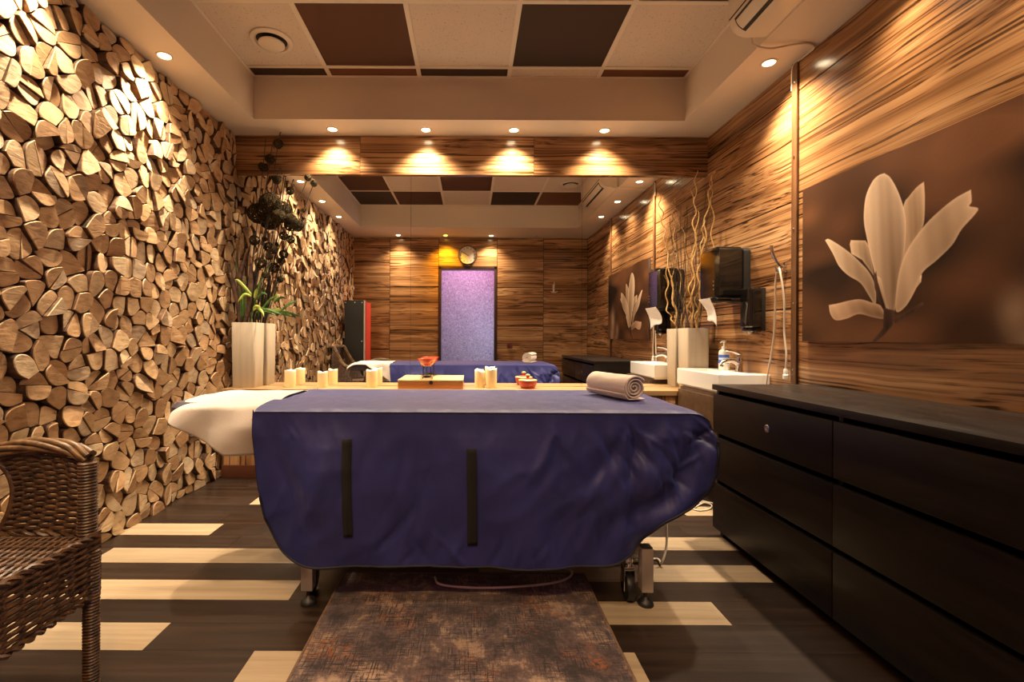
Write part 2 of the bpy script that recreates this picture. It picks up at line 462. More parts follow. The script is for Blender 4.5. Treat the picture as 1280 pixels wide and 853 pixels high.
# tiled ceiling in the recess
mb = MB()
TS = 0.628
y_line = CAM_Z; YG = (ZC - CAM_Z) * F / (422 - 84)          # first cross bar
XG = [(405 - 587) * YG / F + (i - 1) * TS for i in range(-1, 6)]
YGs = [YG + TS] + [YG - TS * k for k in range(0, 6)]
pat = {0: ['tile_rust', 'tile_dark', 'tile_rust', 'tile_dark', 'tile_light', 'tile_rust', 'tile_dark'],
       1: ['tile_dark', 'tile_light', 'tile_brown', 'tile_light', 'tile_dark', 'tile_light', 'tile_light'],
       2: ['tile_light', 'tile_brown', 'tile_light', 'tile_brown', 'tile_light', 'tile_brown', 'tile_light'],
       3: ['tile_light', 'tile_brown', 'tile_light', 'tile_brown', 'tile_light', 'tile_light', 'tile_light'],
       4: ['tile_light', 'tile_dark', 'tile_brown', 'tile_light', 'tile_dark', 'tile_rust', 'tile_rust'],
       5: ['tile_brown', 'tile_dark', 'tile_brown', 'tile_light', 'tile_dark', 'tile_rust', 'tile_dark']}
TM = ['tile_light', 'tile_brown', 'tile_dark', 'tile_rust']
for j in range(len(YGs) - 1):
    y1, y0 = min(YGs[j], SY1), max(YGs[j + 1], SY0)
    if y1 - y0 < 0.02: continue
    for i in range(len(XG) - 1):
        x0, x1 = max(XG[i], SX0), min(XG[i + 1], SX1)
        if x1 - x0 < 0.02: continue
        mb.box(x0, x1, y0, y1, ZC, ZC + 0.015, TM.index(pat[j][i]))
ceil = struct(mb.build('ceiling', [M[t] for t in TM], smooth=None))
mb = MB(); gw = 0.014
for x in XG:
    if SX0 < x < SX1: mb.box(x - gw, x + gw, SY0, SY1, ZC - 0.004, ZC + 0.001)
for y in YGs:
    if SY0 < y < SY1: mb.box(SX0, SX1, y - gw, y + gw, ZC - 0.0045, ZC + 0.001)
for (a, b, c, d) in ((SX0, SX0 + 0.016, SY0, SY1), (SX1 - 0.016, SX1, SY0, SY1), (SX0, SX1, SY1 - 0.016, SY1), (SX0, SX1, SY0, SY0 + 0.016)):
    mb.box(a, b, c, d, ZC - 0.005, ZC + 0.001)
mb.build('ceiling_grid', M['grid'], ceil, smooth=None)

# left wall: split logs stacked end-on
def firewood():
    rnd = random.Random(11)
    y0, y1, z0, z1 = YR, YB - 0.005, 0.0, ZS - 0.005
    pts = []
    cell = {}
    def near(p, d):
        i, j = int(p[0] / .1), int(p[1] / .1)
        for a in range(i - 2, i + 3):
            for b in range(j - 2, j + 3):
                for q in cell.get((a, b), ()):
                    if (p[0] - q[0]) ** 2 + (p[1] - q[1]) ** 2 < d * d: return True
        return False
    for t in range(40000):
        d = 0.110 if t < 4000 else 0.096 if t < 15000 else 0.074
        p = (rnd.uniform(y0, y1), rnd.uniform(z0, z1))
        if not near(p, d):
            pts.append(p); cell.setdefault((int(p[0] / .1), int(p[1] / .1)), []).append(p)
    def clip(poly, nx, ny, c):
        out = []
        for k in range(len(poly)):
            a, b = poly[k - 1], poly[k]
            da = a[0] * nx + a[1] * ny - c; db = b[0] * nx + b[1] * ny - c
            if (da <= 0) != (db <= 0):
                s = da / (da - db); out.append((a[0] + (b[0] - a[0]) * s, a[1] + (b[1] - a[1]) * s))
            if db <= 0: out.append(b)
        return out
    A = np.array(pts)
    mb = MB()
    for i, p in enumerate(pts):
        poly = [(max(y0, p[0] - .2), max(z0, p[1] - .2)), (min(y1, p[0] + .2), max(z0, p[1] - .2)), (min(y1, p[0] + .2), min(z1, p[1] + .2)), (max(y0, p[0] - .2), min(z1, p[1] + .2))]
        d2 = ((A - A[i]) ** 2).sum(1)
        for j in np.argsort(d2)[1:26]:
            q = pts[j]; dx, dy = q[0] - p[0], q[1] - p[1]; L = math.hypot(dx, dy); dx /= L; dy /= L
            poly = clip(poly, dx, dy, p[0] * dx + p[1] * dy + L / 2 - 0.0016)
            if len(poly) < 3: break
        if len(poly) < 3: continue
        ar = 0.5 * abs(sum(poly[k - 1][0] * poly[k][1] - poly[k][0] * poly[k - 1][1] for k in range(len(poly))))
        parts = [poly]; cut = None
        if ar > 0.0095 and rnd.random() < 0.85 or rnd.random() < 0.2:
            th = rnd.uniform(0, PI); nx, ny = math.cos(th), math.sin(th)
            cx = sum(a for a, b in poly) / len(poly); cy = sum(b for a, b in poly) / len(poly)
            c = cx * nx + cy * ny; cut = (nx, ny, c)
            parts = [clip(poly, nx, ny, c - 0.0013), clip(poly, -nx, -ny, -c - 0.0013)]
        for pl in parts:
            if len(pl) < 3: continue
            # drop tiny edges
            q = [pl[k] for k in range(len(pl)) if math.hypot(pl[k][0] - pl[k - 1][0], pl[k][1] - pl[k - 1][1]) > 0.006]
            if len(q) < 3: continue
            cx = sum(a for a, b in q) / len(q); cy = sum(b for a, b in q) / len(q)
            th = rnd.choice([PI / 2, PI / 2, -PI / 2, rnd.uniform(-PI, PI)]) + rnd.uniform(-.6, .6)
            span = rnd.uniform(1.2, 2.4)
            def flag(a):
                if cut is not None: return abs(a[0] * cut[0] + a[1] * cut[1] - cut[2]) > .006
                an = math.atan2(a[1] - cy, a[0] - cx); return abs((an - th + PI) % (2 * PI) - PI) < span
            q = [(a, flag(a)) for a in q]
            for it in range(3):
                o = []
                for k in range(len(q)):
                    (a, fa) = q[k]
                    if not fa: o.append(q[k]); continue
                    pr, nx_ = q[k - 1][0], q[(k + 1) % len(q)][0]
                    f_ = 0.27 if it == 0 else 0.25
                    o.append(((a[0] + (pr[0] - a[0]) * f_, a[1] + (pr[1] - a[1]) * f_), True))
                    o.append(((a[0] + (nx_[0] - a[0]) * f_, a[1] + (nx_[1] - a[1]) * f_), True))
                q = o
            ring = [a for a, f_ in q]; n = len(ring)
            out = XL + min(max(rnd.gauss(-0.010, 0.011), -0.035), 0.014)
            ta, tb = rnd.gauss(0, .11), rnd.gauss(0, .11)
            def fx(a, dx=0.0): return out + ta * (a[0] - cx) + tb * (a[1] - cy) + dx
            ins = [(cx + (a[0] - cx) * .955, cy + (a[1] - cy) * .955) for a in ring]
            vs = [(XL - .075, a[0], a[1]) for a in ring] + [(fx(a, -.004), a[0], a[1]) for a in ring] + [(fx(a), a[0], a[1]) for a in ins]
            fs = [(k, (k + 1) % n, n + (k + 1) % n, n + k) for k in range(n)]
            mb.add(vs, fs, 1)
            b = len(mb.v) - 3 * n
            fs2 = [(n + k, n + (k + 1) % n, 2 * n + (k + 1) % n, 2 * n + k) for k in range(n)] + [tuple(2 * n + k for k in range(n))]
            for f_ in fs2: mb.f.append(tuple(b + e for e in f_)); mb.m.append(0 if len(f_) > 4 or f_[2] >= 2 * n else 0)
    return mb
mb = firewood()
mb.box(-1.95, XL - 0.05, YR, YB + 0.03, 0, ZS, 2)
struct(mb.build('wall_left', [M['log'], M['bark'], M['log_gap']], smooth=32))

# right wall of veneer panels
mb = MB(); g = 0.0038
YCOL = [YR, 1.2, 2.62, YB + 0.02]
for a, b in zip(YCOL, YCOL[1:]):
    for c, d in zip(ZROW, ZROW[1:]):
        mb.box(XR, XR + 0.018, a + g, b - g, c + g, d - g, 0)
mb.box(XR + 0.012, 2.0, YR - .15, 3.9, 0, ZS, 1)
struct(mb.build('wall_right', [M['zeb_y'], M['joint']], smooth=None))

# rear wall (behind the viewer, seen in the mirror) with the doorway
DX0, DX1, DZ = -0.452, 0.390, 2.069
XCOL = [XL - 0.06, -1.231, DX0 - 0.03, DX1 + 0.03, 1.132, XR]
mb = MB()
for i, (a, b) in enumerate(zip(XCOL, XCOL[1:])):
    for c, d in zip(ZROW, ZROW[1:]):
        if i == 2:
            c2 = max(c, DZ + 0.03)
            if d - c2 < 0.03: continue
            c = c2
        mb.box(a + g, b - g, YR - 0.018, YR, c + g, d - g, 0)
for (a, b, c) in ((-1.95, DX0, 0), (DX1, 1.9, 0), (DX0, DX1, DZ)):
    mb.box(a, b, YR - 0.15, YR - 0.012, c, ZS, 1)
struct(mb.build('wall_rear', [M['zeb_x'], M['joint']], smooth=None))
mb = MB()
for (a, b, c, d) in ((DX0 - 0.028, DX0 + 0.012, 0, DZ + 0.028), (DX1 - 0.012, DX1 + 0.028, 0, DZ + 0.028), (DX0 - 0.028, DX1 + 0.028, DZ - 0.012, DZ + 0.028)):
    mb.cbox(a, b, YR - 0.155, YR + 0.012, c, d, 0.004)
struct(mb.build('door_1', M['doorframe']))
# corridor beyond the doorway
mb = MB()
mb.box(-1.3, 1.3, -1.42, -1.3, 0, 2.6)
struct(mb.build('wall_corridor', M['lavender'], smooth=None))
mb = MB()
mb.box(-1.42, -1.3, -1.42, YR - 0.15, 0, 2.6); mb.box(1.3, 1.42, -1.42, YR - 0.15, 0, 2.6)
struct(mb.build('wall_corridor_side', M['lavender'], smooth=None))
mb = MB(); mb.box(-1.42, 1.42, -1.42, YR - 0.15, 2.56, 2.66)
struct(mb.build('ceiling_corridor', M['plaster'], smooth=None))

# back wall and its veneer header
mb = MB(); mb.box(-1.95, 2.0, YB + 0.008, 3.9, 0, ZS)
struct(mb.build('wall_back', M['joint'], smooth=None))
mb = MB()
HX = [XL - 0.03, -0.84, 0.485, XR]
for a, b in zip(HX, HX[1:]): mb.cbox(a + 0.001, b - 0.001, YB - 0.022, YB + 0.02, 2.25, ZS - 0.002, 0.0015)
struct(mb.build('trim_1', M['zeb_x'], smooth=None))
# brown profile strips on the right wall
def strip(y, n):
    mb = MB(); mb.cbox(XR - 0.014, XR + 0.004, y - 0.021, y + 0.021, 0, ZS - 0.001, 0.004)
    o = struct(mb.build('trim_%d' % n, M['trimwood']))
    s = MB()
    for z in (2.43, 2.02, 1.62, 1.21, 0.84, 0.3): s.lathe([(0.006, 0), (0.006, 0.002), (0.003, 0.0035)], (XR - 0.014, y, z), (-1, 0, 0), 10)
    s.build('screw', M['chrome'], o)
strip(2.62, 2); strip(1.2, 3)

# mirror over the whole back wall
t = thing('wall_mirror', 'huge wall-wide mirror in three panes above the low bench', 'mirror', (0, YB, 0.638))
MX = [XL - 0.02, -0.454, 0.859, XR - 0.001]
for a, b in zip(MX, MX[1:]):
    mb = MB(); mb.box(a + 0.0007, b - 0.0007, YB, YB + 0.006, 0.638, 2.25)
    mb.build('mirror_pane', M['mirror'], t, smooth=None)

# ================================================================== DOWNLIGHTS
def downlight(label, loc, group, lamp='lamp_on', col=LAMP_COL, power=LAMP_W, core=0.9):
    t = thing('recessed_downlight', label, 'ceiling light', loc, group)
    x, y, z = loc
    mb = MB(); mb.lathe([(0.031, 0.0), (0.043, 0.0), (0.043, -0.003), (0.038, -0.006), (0.032, -0.005), (0.030, -0.001)], loc, (0, 0, 1), 32, cap=False)
    mb.build('lamp_ring', M['ring'], t)
    mb = MB(); mb.lathe([(0.030, -0.0012), (0.023, -0.0022), (0.004, -0.003)], loc, (0, 0, 1), 32)
    mb.build('lamp', M[lamp], t)
    if power:
        d = bpy.data.lights.new('downlight_beam', 'SPOT')
        d.energy = power; d.color = col; d.spot_size = math.radians(118); d.spot_blend = 1.0; d.shadow_soft_size = 0.03
        o = bpy.data.objects.new('downlight_beam', d); COL.objects.link(o); o.parent = t; o.location = (0, 0, -0.035)
        d = d.copy(); d.spot_size = math.radians(52); d.energy = power * core     # the bright middle of the beam
        o = bpy.data.objects.new('downlight_core', d); COL.objects.link(o); o.parent = t; o.location = (0, 0, -0.035)
    return t
ORD4 = ['leftmost', 'second from left', 'third from left', 'rightmost']
for i, x in enumerate((-1.02, -0.33, 0.32, 0.99)):
    downlight('lit recessed downlight over the mirror header, %s of four' % ORD4[i], (x, 3.485, ZS), 'downlights over the mirror header')
for i, y in enumerate((2.58, 1.90, 1.22)):
    downlight('lit recessed downlight above the log wall, %s' % ['nearest to the mirror', 'the middle one', 'nearest to the doorway wall'][i], (-1.675, y, ZS), 'downlights above the log wall', power=LEFT_W[i])
for i, y in enumerate((2.62, 1.94, 1.28)):
    downlight('lit recessed downlight above the right striped wall, %s' % ['nearest to the mirror', 'the middle one', 'nearest to the doorway wall'][i], (1.655, y, ZS), 'downlights above the right wall', power=SIDE_W[i])
downlight('white-lit recessed downlight reflected left of the yellow one', (-1.08, 0.14, ZS), 'downlights above the doorway wall', power=REAR_W)
downlight('yellow-lit recessed downlight reflected above the clock', (-0.37, 0.14, ZS), 'downlights above the doorway wall', 'lamp_yellow', (1.0, 0.52, 0.02), REAR_W * 1.3)
downlight('white-lit recessed downlight reflected right of the clock', (0.32, 0.14, ZS), 'downlights above the doorway wall', power=REAR_W)
downlight('unlit recessed downlight reflected at right of the lit ones', (1.0, 0.14, ZS), 'downlights above the doorway wall', 'lamp_off', power=0)

# ================================================================== BENCH, VASES, BASIN
t = thing('bench', 'low built-in bench with honey top below the mirror', 'bench', (0, 3.45, 0))
mb = MB(); mb.cbox(XL + 0.014, XR - 0.003, 3.36, YB - 0.001, 0.601, 0.636, 0.003); mb.build('bench_top', M['bench_top'], t)
mb = MB(); mb.box(XL + 0.014, XR - 0.003, 3.375, 3.395, 0.09, 0.600); mb.build('front_panel', M['zeb_z'], t, smooth=None)
mb = MB(); mb.cbox(XL + 0.014, XR - 0.003, 3.363, 3.385, 0.001, 0.09, 0.004); mb.build('plinth', M['plinth'], t)

def vase(label, x0, x1, y0, y1, z0, z1):
    t = thing('vase', label, 'vase', ((x0 + x1) / 2, (y0 + y1) / 2, z0))
    mb = MB()
    r = 0.014; seg = 6
    def ring(z, e, rr):
        out = []
        for (bx, by, t0) in ((x1 - r, y1 - r, 0), (x0 + r, y1 - r, 90), (x0 + r, y0 + r, 180), (x1 - r, y0 + r, 270)):
            for k in range(seg + 1):
                a = math.radians(t0 + 90 * k / seg)
                # a slight bow on each face
                p = Vector((bx + rr * math.cos(a), by + rr * math.sin(a), z))
                c = Vector(((x0 + x1) / 2, (y0 + y1) / 2, z)); out.append(c + (p - c) * e)
        return out
    H = z1 - z0
    P = [ring(z0, .90, r), ring(z0 + .004, .93, r), ring(z0 + H * .5, .97, r), ring(z1 - .003, 1.0, r), ring(z1, .98, r), ring(z1, .90, r), ring(z1 - .06, .90, r), ring(z0 + .03, .84, r)]
    n = len(P[0]); vs = sum(P, []); fs = []
    for i in range(len(P) - 1):
        for k in range(n): fs.append((i * n + k, i * n + (k + 1) % n, (i + 1) * n + (k + 1) % n, (i + 1) * n + k))
    fs.append(tuple(range(n - 1, -1, -1))); fs.append(tuple((len(P) - 1) * n + k for k in range(n)))
    mb.add(vs, fs); mb.build('vase_body', M['vase'], t)
    return t
vase('tall square cream vase in the left corner by the log wall', -1.735, -1.56, 3.43, 3.595, 0.636, 1.112)
vase('tall square cream vase behind the basin holding curly twigs', 1.585, 1.75, 3.435, 3.60, 0.636, 1.085)

# vanity and basin
t = thing('vanity_cabinet', 'dark walnut vanity cabinet under the white basin', 'cabinet', (1.65, 3.0, 0))
mb = MB(); mb.cbox(1.50, XR - 0.002, 2.72, 3.355, 0.08, 0.672, 0.003); mb.build('carcass', M['vanity'], t)
mb = MB(); mb.cbox(1.482, 1.499, 2.725, 3.35, 0.11, 0.655, 0.002); mb.build('door', M['vanity'], t)
mb = MB(); mb.box(1.53, XR - 0.002, 2.74, 3.35, 0.001, 0.08); mb.build('plinth', M['blackmetal'], t, smooth=None)
t = thing('washbasin', 'small white rectangular ceramic washbasin in the right corner', 'basin', (1.66, 3.1, 0.674))
def basin():
    x0, x1, y0, y1, z0, z1 = 1.50, XR - 0.002, 2.84, 3.41, 0.684, 0.795
    mb = MB()
    def ring(ix, z, fx=0): return [(x0 + ix, y0 + ix, z), (x1 - ix - fx, y0 + ix, z), (x1 - ix - fx, y1 - ix, z), (x0 + ix, y1 - ix, z)]
    P = [ring(0.012, z0 - .01), ring(0.004, z0), ring(0, z0 + .006), ring(0, z1 - .004), ring(0.003, z1), ring(0.018, z1, .075), ring(0.022, z1 - .004, .075), ring(0.05, z1 - .075, .07)]
    n = 4; vs = sum(P, []); fs = []
    for i in range(len(P) - 1):
        for k in range(n): fs.append((i * n + k, i * n + (k + 1) % n, (i + 1) * n + (k + 1) % n, (i + 1) * n + k))
    fs.append((3, 2, 1, 0)); fs.append(tuple((len(P) - 1) * n + k for k in range(n)))
    return mb.add(vs, fs)
basin().build('bowl', M['basin'], t, smooth=None, bevel=0.003)
mb = MB(); mb.lathe([(0.018, 0), (0.018, .002), (0.008, .003)], (1.62, 3.12, 0.7205), (0, 0, 1), 20); mb.build('drain', M['chrome'], t)
# tap: body at the wall side of the basin, spout towards the room
t = thing('tap', 'chrome single-lever mixer tap on the white basin', 'tap', (1.755, 3.07, 0.795))
mb = MB(); mb.lathe([(0.026, 0.0), (0.026, 0.006), (0.021, 0.012), (0.020, 0.075), (0.022, 0.085), (0.022, 0.10), (0.016, 0.108)], (1.755, 3.07, 0.795), (0, 0, 1), 24); mb.build('tap_body', M['chrome'], t)
mb = MB(); mb.tube(spline([(1.752, 3.07, 0.845), (1.71, 3.068, 0.868), (1.66, 3.066, 0.862), (1.635, 3.065, 0.845)], 14), [0.017] * 8 + [0.015] * 5 + [0.013, 0.012], 14)
sp = mb.build('spout', M['chrome'], t)
mb = MB(); mb.lathe([(0.011, 0), (0.011, 0.012)], (1.637, 3.065, 0.828), (0.25, 0, 1), 16); mb.build('aerator', M['chrome'], sp)
mb = MB(); mb.tube(spline([(1.765, 3.07, 0.905), (1.72, 3.068, 0.925), (1.66, 3.066, 0.935)], 10), [0.016, .015, .014, .013, .012, .011, .0105, .010, .010, .009, .007], 10); mb.build('lever', M['chrome'], t)
# soap bottle
bx, by, bz = 1.745, 3.235, 0.795
t = thing('soap_bottle', 'white pump soap bottle with blue label behind the tap', 'bottle', (bx, by, bz))
mb = MB(); mb.lathe([(0.030, 0), (0.034, 0.004), (0.034, 0.115), (0.031, 0.13), (0.018, 0.142), (0.013, 0.146)], (bx, by, bz), (0, 0, 1), 28); mb.build('bottle_body', M['white_plastic'], t)
def band(r, z0, z1, a0, a1, o, n=16):
    P = []
    for i in range(n + 1):
        a = math.radians(lerp(a0, a1, i / n)); P.append([Vector((o[0] + r * math.cos(a), o[1] + r * math.sin(a), z)) for z in (z0, z1)])
    return MB().grid(P)
lb = band(0.0345, bz + 0.045, bz + 0.105, 150, 300, (bx, by)).build('label', M['blue_label'], t)
lb['label'] = 'blue printed label'
band(0.0349, bz + 0.07, bz + 0.085, 170, 280, (bx, by)).build('label_print', M['pale_label'], lb)
mb = MB(); mb.lathe([(0.016, 0.144), (0.016, 0.160), (0.006, 0.163), (0.006, 0.185), (0.013, 0.187), (0.013, 0.197), (0.005, 0.199)], (bx, by, bz), (0, 0, 1), 20)
mb.tube([(bx, by, bz + .193), (bx - .02, by - .01, bz + .193), (bx - .035, by - .017, bz + .187)], [0.006, 0.0055, 0.004], 10); mb.build('pump', M['white_plastic'], t)

# dispensers
t = thing('paper_towel_dispenser', 'large glossy black paper towel dispenser above the basin', 'dispenser', (XR, 3.15, 1.25))
mb = MB(); mb.rbox(1.585, XR - 0.04, 3.035, 3.265, 1.262, 1.608, 'x', 0.035, c=0.02); mb.build('front_cover', M['gloss_black'], t)
mb = MB(); mb.rbox(XR - 0.045, XR - 0.001, 3.04, 3.26, 1.25, 1.60, 'x', 0.03, c=0.003); mb.build('back_box', M['blackmetal'], t)
mb = MB(); mb.cbox(1.60, 1.70, 3.06, 3.24, 1.252, 1.264, 0.003); mb.build('paper_slot', M['blackmetal'], t)
mb = MB()
for z in (1.33, 1.355, 1.38): mb.lathe([(0.006, 0), (0.006, 0.002), (0.003, 0.0035)], (1.5855, 3.07, z), (-1, 0, 0), 10)
mb.build('indicator_button', M['chrome'], t)
P = []
for i in range(13):
    v = i / 12; row = []
    for j in range(11):
        u = j / 10
        y = lerp(3.245, 3.06, u)
        drop = 0.19 * v * (0.72 + 0.6 * max(0, u - 0.45) ** 1.2)
        row.append(Vector((1.605 + 0.035 * math.sin(v * 2.4) * (1 - .3 * u) - 0.02 * u + 0.03 * v, y - 0.012 * v * (1 - u), 1.285 - drop - 0.01 * math.sin(u * 5) * v)))
    P.append(row)
# front flap begins in front of the cover
P2 = [[Vector((1.575, lerp(3.245, 3.05, j / 10), 1.275)) for j in range(11)]] + [[p + Vector((-0.03, 0, -.012)) for p in r] for r in P]
tag(MB().grid(P2).build('paper_towel', M['paper'], smooth=60, solid=0.0008), 'white paper towel sheet hanging from the big black dispenser', 'paper towel')
t = thing('soap_dispenser', 'small glossy black soap dispenser right of the paper towel dispenser', 'dispenser', (XR, 2.93, 1.05))
mb = MB(); mb.rbox(1.705, XR - 0.02, 2.872, 2.992, 1.075, 1.325, 'z', 0.025, c=0.012); mb.build('front_cover', M['gloss_black'], t)
mb = MB(); mb.cbox(XR - 0.025, XR - 0.001, 2.884, 2.996, 1.06, 1.322, 0.004); mb.build('back_box', M['blackmetal'], t)
mb = MB(); mb.rbox(1.712, XR - 0.02, 2.878, 2.986, 1.052, 1.078, 'z', 0.02, c=0.006); mb.build('push_plate', M['gloss_black'], t)
mb = MB(); mb.lathe([(0.012, 0), (0.010, -0.008), (0.003, -0.016)], (1.74, 2.93, 1.052), (0, 0, 1), 14); mb.build('nozzle', M['white_plastic'], t)

# coat hook on the strip, a cable looped over it
hy = 2.66
t = thing('coat_hook', 'chrome coat hook on the brown strip beside the flower print', 'hook', (XR - 0.014, hy, 1.44))
mb = MB(); mb.cbox(XR - 0.006, XR - 0.001, hy - 0.012 + .045, hy + 0.012 + .045, 1.39, 1.45, 0.002); mb.build('mount_plate', M['chrome'], t)
hk = hy + 0.045
mb = MB(); mb.tube(spline([(XR - .004, hk, 1.425), (XR - .03, hk, 1.425), (XR - .055, hk, 1.46), (XR - .075, hk, 1.50), (XR - .083, hk, 1.545)], 16), 0.009, 10); mb.build('upper_prong', M['chrome'], t)
mb = MB(); mb.tube(spline([(XR - .004, hk, 1.405), (XR - .03, hk, 1.395), (XR - .05, hk, 1.398), (XR - .06, hk, 1.42)], 12), 0.006, 10); mb.build('lower_prong', M['chrome'], t)
t = thing('power_cable', 'cream cable looped over the chrome coat hook', 'cable', (XR - .05, hk, 0.8))
mb = MB(); mb.tube(spline([(XR - .055, hk + .10, .66), (XR - .05, hk + .08, .80), (XR - .04, hk + .045, 1.0), (XR - .04, hk + .03, 1.2), (XR - .045, hk + .02, 1.34), (XR - .042, hk, 1.412), (XR - .045, hk - .025, 1.37), (XR - .035, hk - .04, 1.22), (XR - .03, hk - .035, 1.05), (XR - .028, hk - .05, .92), (XR - .028, hk - .045, .84)], 60), 0.005, 8); mb.build('cord', M['cable'], t)
mb = MB(); mb.lathe([(0.009, 0), (0.011, -.01), (0.011, -.03), (0.015, -.034), (0.015, -.055), (0.004, -.058)], (XR - .028, hk - .045, .84), (0, 0, 1), 14); mb.build('plug', M['white_plastic'], t)

# ================================================================== FLOWER PRINT
def flower_print():
    y0, y1, z0, z1, X = 1.17, 2.53, 0.997, 1.805, XR - 0.028
    # petals traced in a close-up of the photo: (u, v) -> wall coordinates
    def w(u, v):
        x = 1000 + u * 280 / 724; y = 110 + v * 330 / 853
        Y = X * F / (x - 587); return (Y, CAM_Z + (422 - y) * Y / F)
    cream, shade, dim = (0.72, 0.53, 0.36), (0.30, 0.185, 0.105), (0.20, 0.105, 0.055)
    dark = (0.028, 0.012, 0.007)
    petals = [
        (([160, 500], [163, 487], [210, 488], [225, 510], [237, 600], [200, 550], [165, 530]), (0.36, 0.23, 0.13), (0.48, 0.33, 0.2)),
        (([392, 598], [390, 620], [370, 645], [362, 640], [375, 612]), (0.45, 0.3, 0.18), cream),
        (([398, 297], [401, 350], [398, 430], [380, 470], [345, 530], [322, 580], [318, 480], [333, 375], [350, 345], [375, 315]), (0.36, 0.225, 0.125), (0.44, 0.29, 0.17)),
        (([80, 487], [95, 485], [150, 520], [195, 560], [225, 595], [243, 640], [243, 695], [225, 670], [195, 625], [155, 600], [125, 570], [105, 530]), (0.40, 0.26, 0.155), (0.50, 0.35, 0.22)),
        (([270, 270], [290, 285], [315, 330], [335, 390], [341, 440], [336, 520], [320, 610], [305, 715], [285, 712], [262, 660], [240, 590], [215, 480], [205, 420], [210, 350], [230, 300], [250, 278]), (0.33, 0.205, 0.12), (0.53, 0.375, 0.24)),
        (([550, 322], [552, 360], [545, 375], [573, 382], [560, 405], [520, 450], [490, 500], [440, 550], [395, 590], [370, 650], [340, 700], [310, 715], [312, 640], [325, 570], [350, 510], [400, 440], [450, 390], [500, 350]), (0.34, 0.215, 0.12), (0.49, 0.335, 0.205)),
        (([247, 600], [262, 612], [275, 675], [282, 712], [262, 690], [248, 640]), (0.42, 0.28, 0.17), (0.47, 0.32, 0.2)),
        (([93, 697], [120, 692], [160, 682], [195, 678], [230, 688], [262, 700], [272, 738], [235, 735], [190, 725], [150, 740], [115, 745], [98, 725]), (0.27, 0.145, 0.075), (0.40, 0.25, 0.145)),
        (([270, 705], [305, 712], [300, 760], [270, 795], [245, 815], [232, 815], [268, 770]), dark, (0.08, 0.036, 0.02)),
        (([298, 742], [350, 713], [395, 686], [400, 692], [362, 724], [308, 756]), dark, (0.09, 0.042, 0.022)),
        (([237, 605], [245, 585], [251, 620], [266, 670], [278, 708], [266, 708], [250, 672], [240, 640]), dark, (0.085, 0.04, 0.02)),
    ]
    ny, nz = 560, 330
    ys = np.linspace(y0, y1, ny + 1); zs = np.linspace(z0, z1, nz + 1)
    GY, GZ = np.meshgrid(ys, zs, indexing='ij')
    rs = np.random.RandomState(4)
    def blob(cy, cz, ry, rz): return np.exp(-(((GY - cy) / ry) ** 2 + ((GZ - cz) / rz) ** 2))
    f = np.zeros_like(GY)
    for k in range(46):
        f += rs.uniform(-1, 1) * blob(rs.uniform(y0, y1), rs.uniform(z0, z1), rs.uniform(.08, .22), rs.uniform(.05, .15))
    f = np.clip(0.36 + 0.62 * f, 0, 1)
    lowz = np.clip(1.0 - (GZ - z0) / 0.5, 0, 1)
    f = np.clip(f * 0.75 + 0.35 * lowz * (0.5 + 0.5 * f), 0, 1)[..., None]
    C = np.array((0.014, 0.006, 0.003)) * (1 - f) + np.array((0.20, 0.082, 0.034)) * f
    # out-of-focus pale blossom near the right end
    for (cy, cz, ry, rz, a) in ((1.54, 1.10, .05, .07, .45), (1.36, 1.22, .07, .13, .75), (1.33, 1.05, .06, .08, .6), (1.50, 1.01, .05, .04, .35)):
        b = (a * blob(cy, cz, ry, rz))[..., None]; C = C * (1 - b) + np.array((0.42, 0.29, 0.19)) * b
    grain = rs.normal(0, .02, GY.shape)
    for (poly, ca, cb) in petals:
        W_ = spline([(*w(u, v), 0) for u, v in list(poly) + [poly[0]]], 6 * len(poly)) if len(poly) > 8 else [Vector((*w(u, v), 0)) for u, v in poly]
        pts = np.array([(p.x, p.y) for p in W_])
        inside = np.zeros(GY.shape, bool); dist = np.full(GY.shape, 9.0)
        bb = (GY > pts[:, 0].min() - .01) & (GY < pts[:, 0].max() + .01) & (GZ > pts[:, 1].min() - .01) & (GZ < pts[:, 1].max() + .01)
        yy, zz = GY[bb], GZ[bb]; ins = np.zeros(yy.shape, bool); ds = np.full(yy.shape, 9.0)
        for k in range(len(pts)):
            (a0, b0), (a1, b1) = pts[k - 1], pts[k]
            cr = (b0 > zz) != (b1 > zz)
            with np.errstate(divide='ignore', invalid='ignore'):
                xi = a0 + (zz - b0) * (a1 - a0) / (b1 - b0 if b1 != b0 else 1e-12)
            ins ^= cr & (yy < xi)
            L2 = (a1 - a0) ** 2 + (b1 - b0) ** 2 + 1e-12
            tt = np.clip(((yy - a0) * (a1 - a0) + (zz - b0) * (b1 - b0)) / L2, 0, 1)
            ds = np.minimum(ds, np.hypot(yy - a0 - tt * (a1 - a0), zz - b0 - tt * (b1 - b0)))
        zr = (zz - pts[:, 1].min()) / max(np.ptp(pts[:, 1]), 1e-6)
        yr = (pts[:, 0].max() - yy) / max(np.ptp(pts[:, 0]), 1e-6)
        tone = np.clip(0.15 + 0.55 * zr + 0.25 * np.sin(yr * 5.2 + zr * 2.0) + 0.12 * np.sin(yr * 31 + zr * 5) * .3, 0, 1)
        tone = np.clip(tone * .8 + .35 * np.exp(-ds / .006), 0, 1)
        ccol = np.array(ca) * .62 * (1 - tone[:, None]) + np.array(cb) * np.array((1.8, 1.9, 2.1)) * tone[:, None]
        if cb[0] < .1: ccol = ccol * .7
        al = np.where(ins, np.clip(.5 + ds / .004, 0, 1), np.clip(.5 - ds / .004, 0, 1))[:, None]
        sub = C[bb]; C[bb] = sub * (1 - al) + ccol * al
    C = np.clip(C * (1 + grain[..., None]), 0, 1)
    me = bpy.data.meshes.new('printed_canvas')
